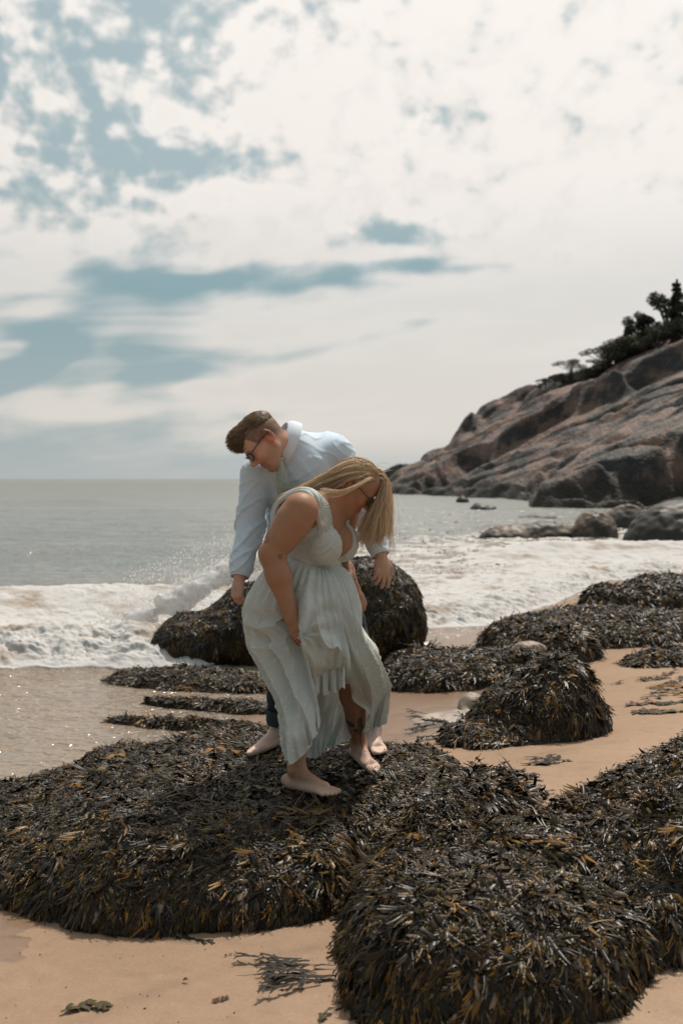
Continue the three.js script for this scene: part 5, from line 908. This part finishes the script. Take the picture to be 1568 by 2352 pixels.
  mesh('lining', sheet(60, 14, (u, v) => { const a = u * Math.PI * 2, c = v < .6 ? mixv(mixv(hL, kL, .7), kL, v / .6) : mixv(kL, aL, (v - .6) / .4 * .05), r = .078 + .004 * Math.sin(a * 5 + v * 3); return [c.x + Math.cos(a) * r, c.y + .004 * Math.sin(a * 2), c.z + Math.sin(a) * r]; }, { closeU: true }), lining, dress);
  mesh('frill', sheet(90, 20, (u, v) => { const q = P(lerp(716, 792, u), lerp(1520, lerp(1600, 1582, u) + 5 * Math.sin(u * 19), v), D - .205 - .02 * v + .022 * v * Math.sin(u * 24 + 1) + .01 * v * Math.sin(u * 51)); return [q.x, q.y, q.z]; }, { uv: (p, u, v) => [u * .6, v * .5] }), dressMat, dress);
  // ------- hair: long, blonde, swept over the back and falling before the face
  reseed(61);
  const hairMat = new THREE.MeshPhysicalMaterial({ vertexColors: true, roughness: .38, specularIntensity: .6 });
  const cap = new Figure(); cap.egg(hf, [0, .040, -.020], [.084, .092, .104], .02).egg(hf, [0, -.02, -.055], [.075, .08, .07], .03);
  const part = 0.012;                                                          // the parting, along the crown
  const capGeo = cap.mesh(.006, (x, y, z) => { const k = .8 + .5 * n3(x * 70, y * 70, z * 70); return [.50 * k, .36 * k, .22 * k]; }, (x, y, z) => { let d = cap.field(x, y, z); const dx = x - hf.o.x, dy = y - hf.o.y, dz = z - hf.o.z, Z = dx * hf.z.x + dy * hf.z.y + dz * hf.z.z, Y = dx * hf.y.x + dy * hf.y.y + dz * hf.y.z; return Math.max(d, Z - .045 - .55 * Math.max(Y - .03, -.05)); });
  const locks = [], tint = [];
  const scalp = (az, el) => { const ce = Math.cos(el); return hf.at(Math.sin(az) * ce * .086, .040 + Math.sin(el) * .094, -.016 + Math.cos(az) * ce * .106); };
  const add = (pts, n, spread, col) => { for (let i = 0; i < n; i++) { const j = V(rr(-1, 1), rr(-1, 1), rr(-1, 1)).multiplyScalar(spread), e = V(rr(-1, 1), rr(-2.2, 2.2), rr(-1, 1)).multiplyScalar(spread * 1.6); const [a, bb, c, d] = pts; locks.push(bez(a.clone().addScaledVector(j, .35), bb.clone().addScaledVector(j, .7), c.clone().add(j), d.clone().add(j).add(e), 10)); const k = rr(.65, 1.35) * col; tint.push([.66 * k, .49 * k, .32 * k]); } };
  // swept back: from the parting round the near side of the head to the nape and over the shoulder
  const shell = (az, el, k) => { const p = scalp(az, el); return hf.at(0, .035, -.016).lerp(p, k); };
  for (let i = 0; i < 230; i++) {
    const az = lerp(-.25, -3.3, Math.pow(rnd(), 1.1)), el = lerp(1.45, lerp(.75, .1, sstep(-.3, -1.4, az)), rnd()), a = shell(az, el, 1.02), r = rnd();
    const b1 = shell(Math.min(az - .8, -1.5), el * .55, 1.32), c2 = P(lerp(742, 764, r), lerp(1086, 1130, clamp(1.15 - el)) + rr(-6, 8), D - .05 + .10 * rnd());
    add([a, b1, c2, P(lerp(636, 704, rnd()), lerp(1146, 1180, rnd()), D + .0 + .10 * rnd())], 17, .007, rr(.5, 1.25));
  }
  for (let i = 0; i < 70; i++) { const az = lerp(.15, 3.0, rnd()), el = lerp(1.45, .3, rnd()), a = shell(az, el, 1.02); add([a, shell(Math.max(az + .8, 1.6), el * .55, 1.3), P(752 + rr(-8, 8), 1096 + rr(-8, 12), D + .12 + .05 * rnd()), P(lerp(660, 715, rnd()), lerp(1140, 1160, rnd()), D + .08 + .06 * rnd())], 16, .009, rr(.75, 1.1)); }
  // a loose lock across the cheek
  for (let i = 0; i < 14; i++) add([scalp(-.5 + rr(-.2, .2), 1.0 + rr(-.2, .2)), P(832, 1102, D - .08), P(800 + rr(-6, 6), 1142 + rr(-5, 5), D - .10), P(742 + rr(-14, 14), 1128 + rr(-4, 8), D - .09)], 7, .004, rr(.9, 1.2));
  // falling before the face, most of it from the far side of the parting
  for (let i = 0; i < 150; i++) {
    const r = rnd(), a = scalp(lerp(-.55, 1.2, r), lerp(1.35, .75, rnd())), ex = lerp(822, 900, rnd()), ey = lerp(1165, 1254, Math.pow(rnd(), .5)) - .5 * Math.max(0, ex - 862);
    add([a, a.clone().addScaledVector(hf.z, .045).addScaledVector(hf.y, .035), P(lerp(868, 906, rnd()), lerp(1120, 1150, rnd()), D + lerp(-.02, .14, r)), P(ex - (rnd() < .3 ? rr(0, 22) : 0), ey, D + lerp(.0, .16, r))], 20, .007, rr(.6, 1.3));
  }
  for (let i = 0; i < 26; i++) { const a = scalp(rr(-.3, .9), rr(.9, 1.4)); add([a, a.clone().addScaledVector(hf.z, .06).addScaledVector(hf.y, .04), P(rr(895, 915), rr(1120, 1180), D + rr(0, .12)), P(rr(880, 912), rr(1250, 1330), D + rr(0, .1))], 1, .01, 1.1); }
  for (let i = 0; i < 14; i++) { const a = scalp(rr(-2, 2), rr(.4, 1.5)), o = sub(a, hf.o).normalize(); add([a, a.clone().addScaledVector(o, .01), a.clone().addScaledVector(o, .02).add(V(rr(-.03, .03), rr(-.02, .02), 0)), a.clone().addScaledVector(o, .022).add(V(rr(-.06, .06), rr(-.05, .02), rr(-.03, .03)))], 1, .004, 1.2); }
  mesh('hair', mergeGeometries([capGeo, strandGeo(locks, .00062, (i) => tint[i])]), hairMat, wo);
  glasses(hf, new THREE.MeshPhysicalMaterial({ color: lin(.03, .028, .022), roughness: .3, metalness: .2 }), new THREE.MeshPhysicalMaterial({ color: lin(.8, .82, .82), transmission: 1, roughness: .03, thickness: 0 }), wo, .028);
}
renderer.render(scene, camera);
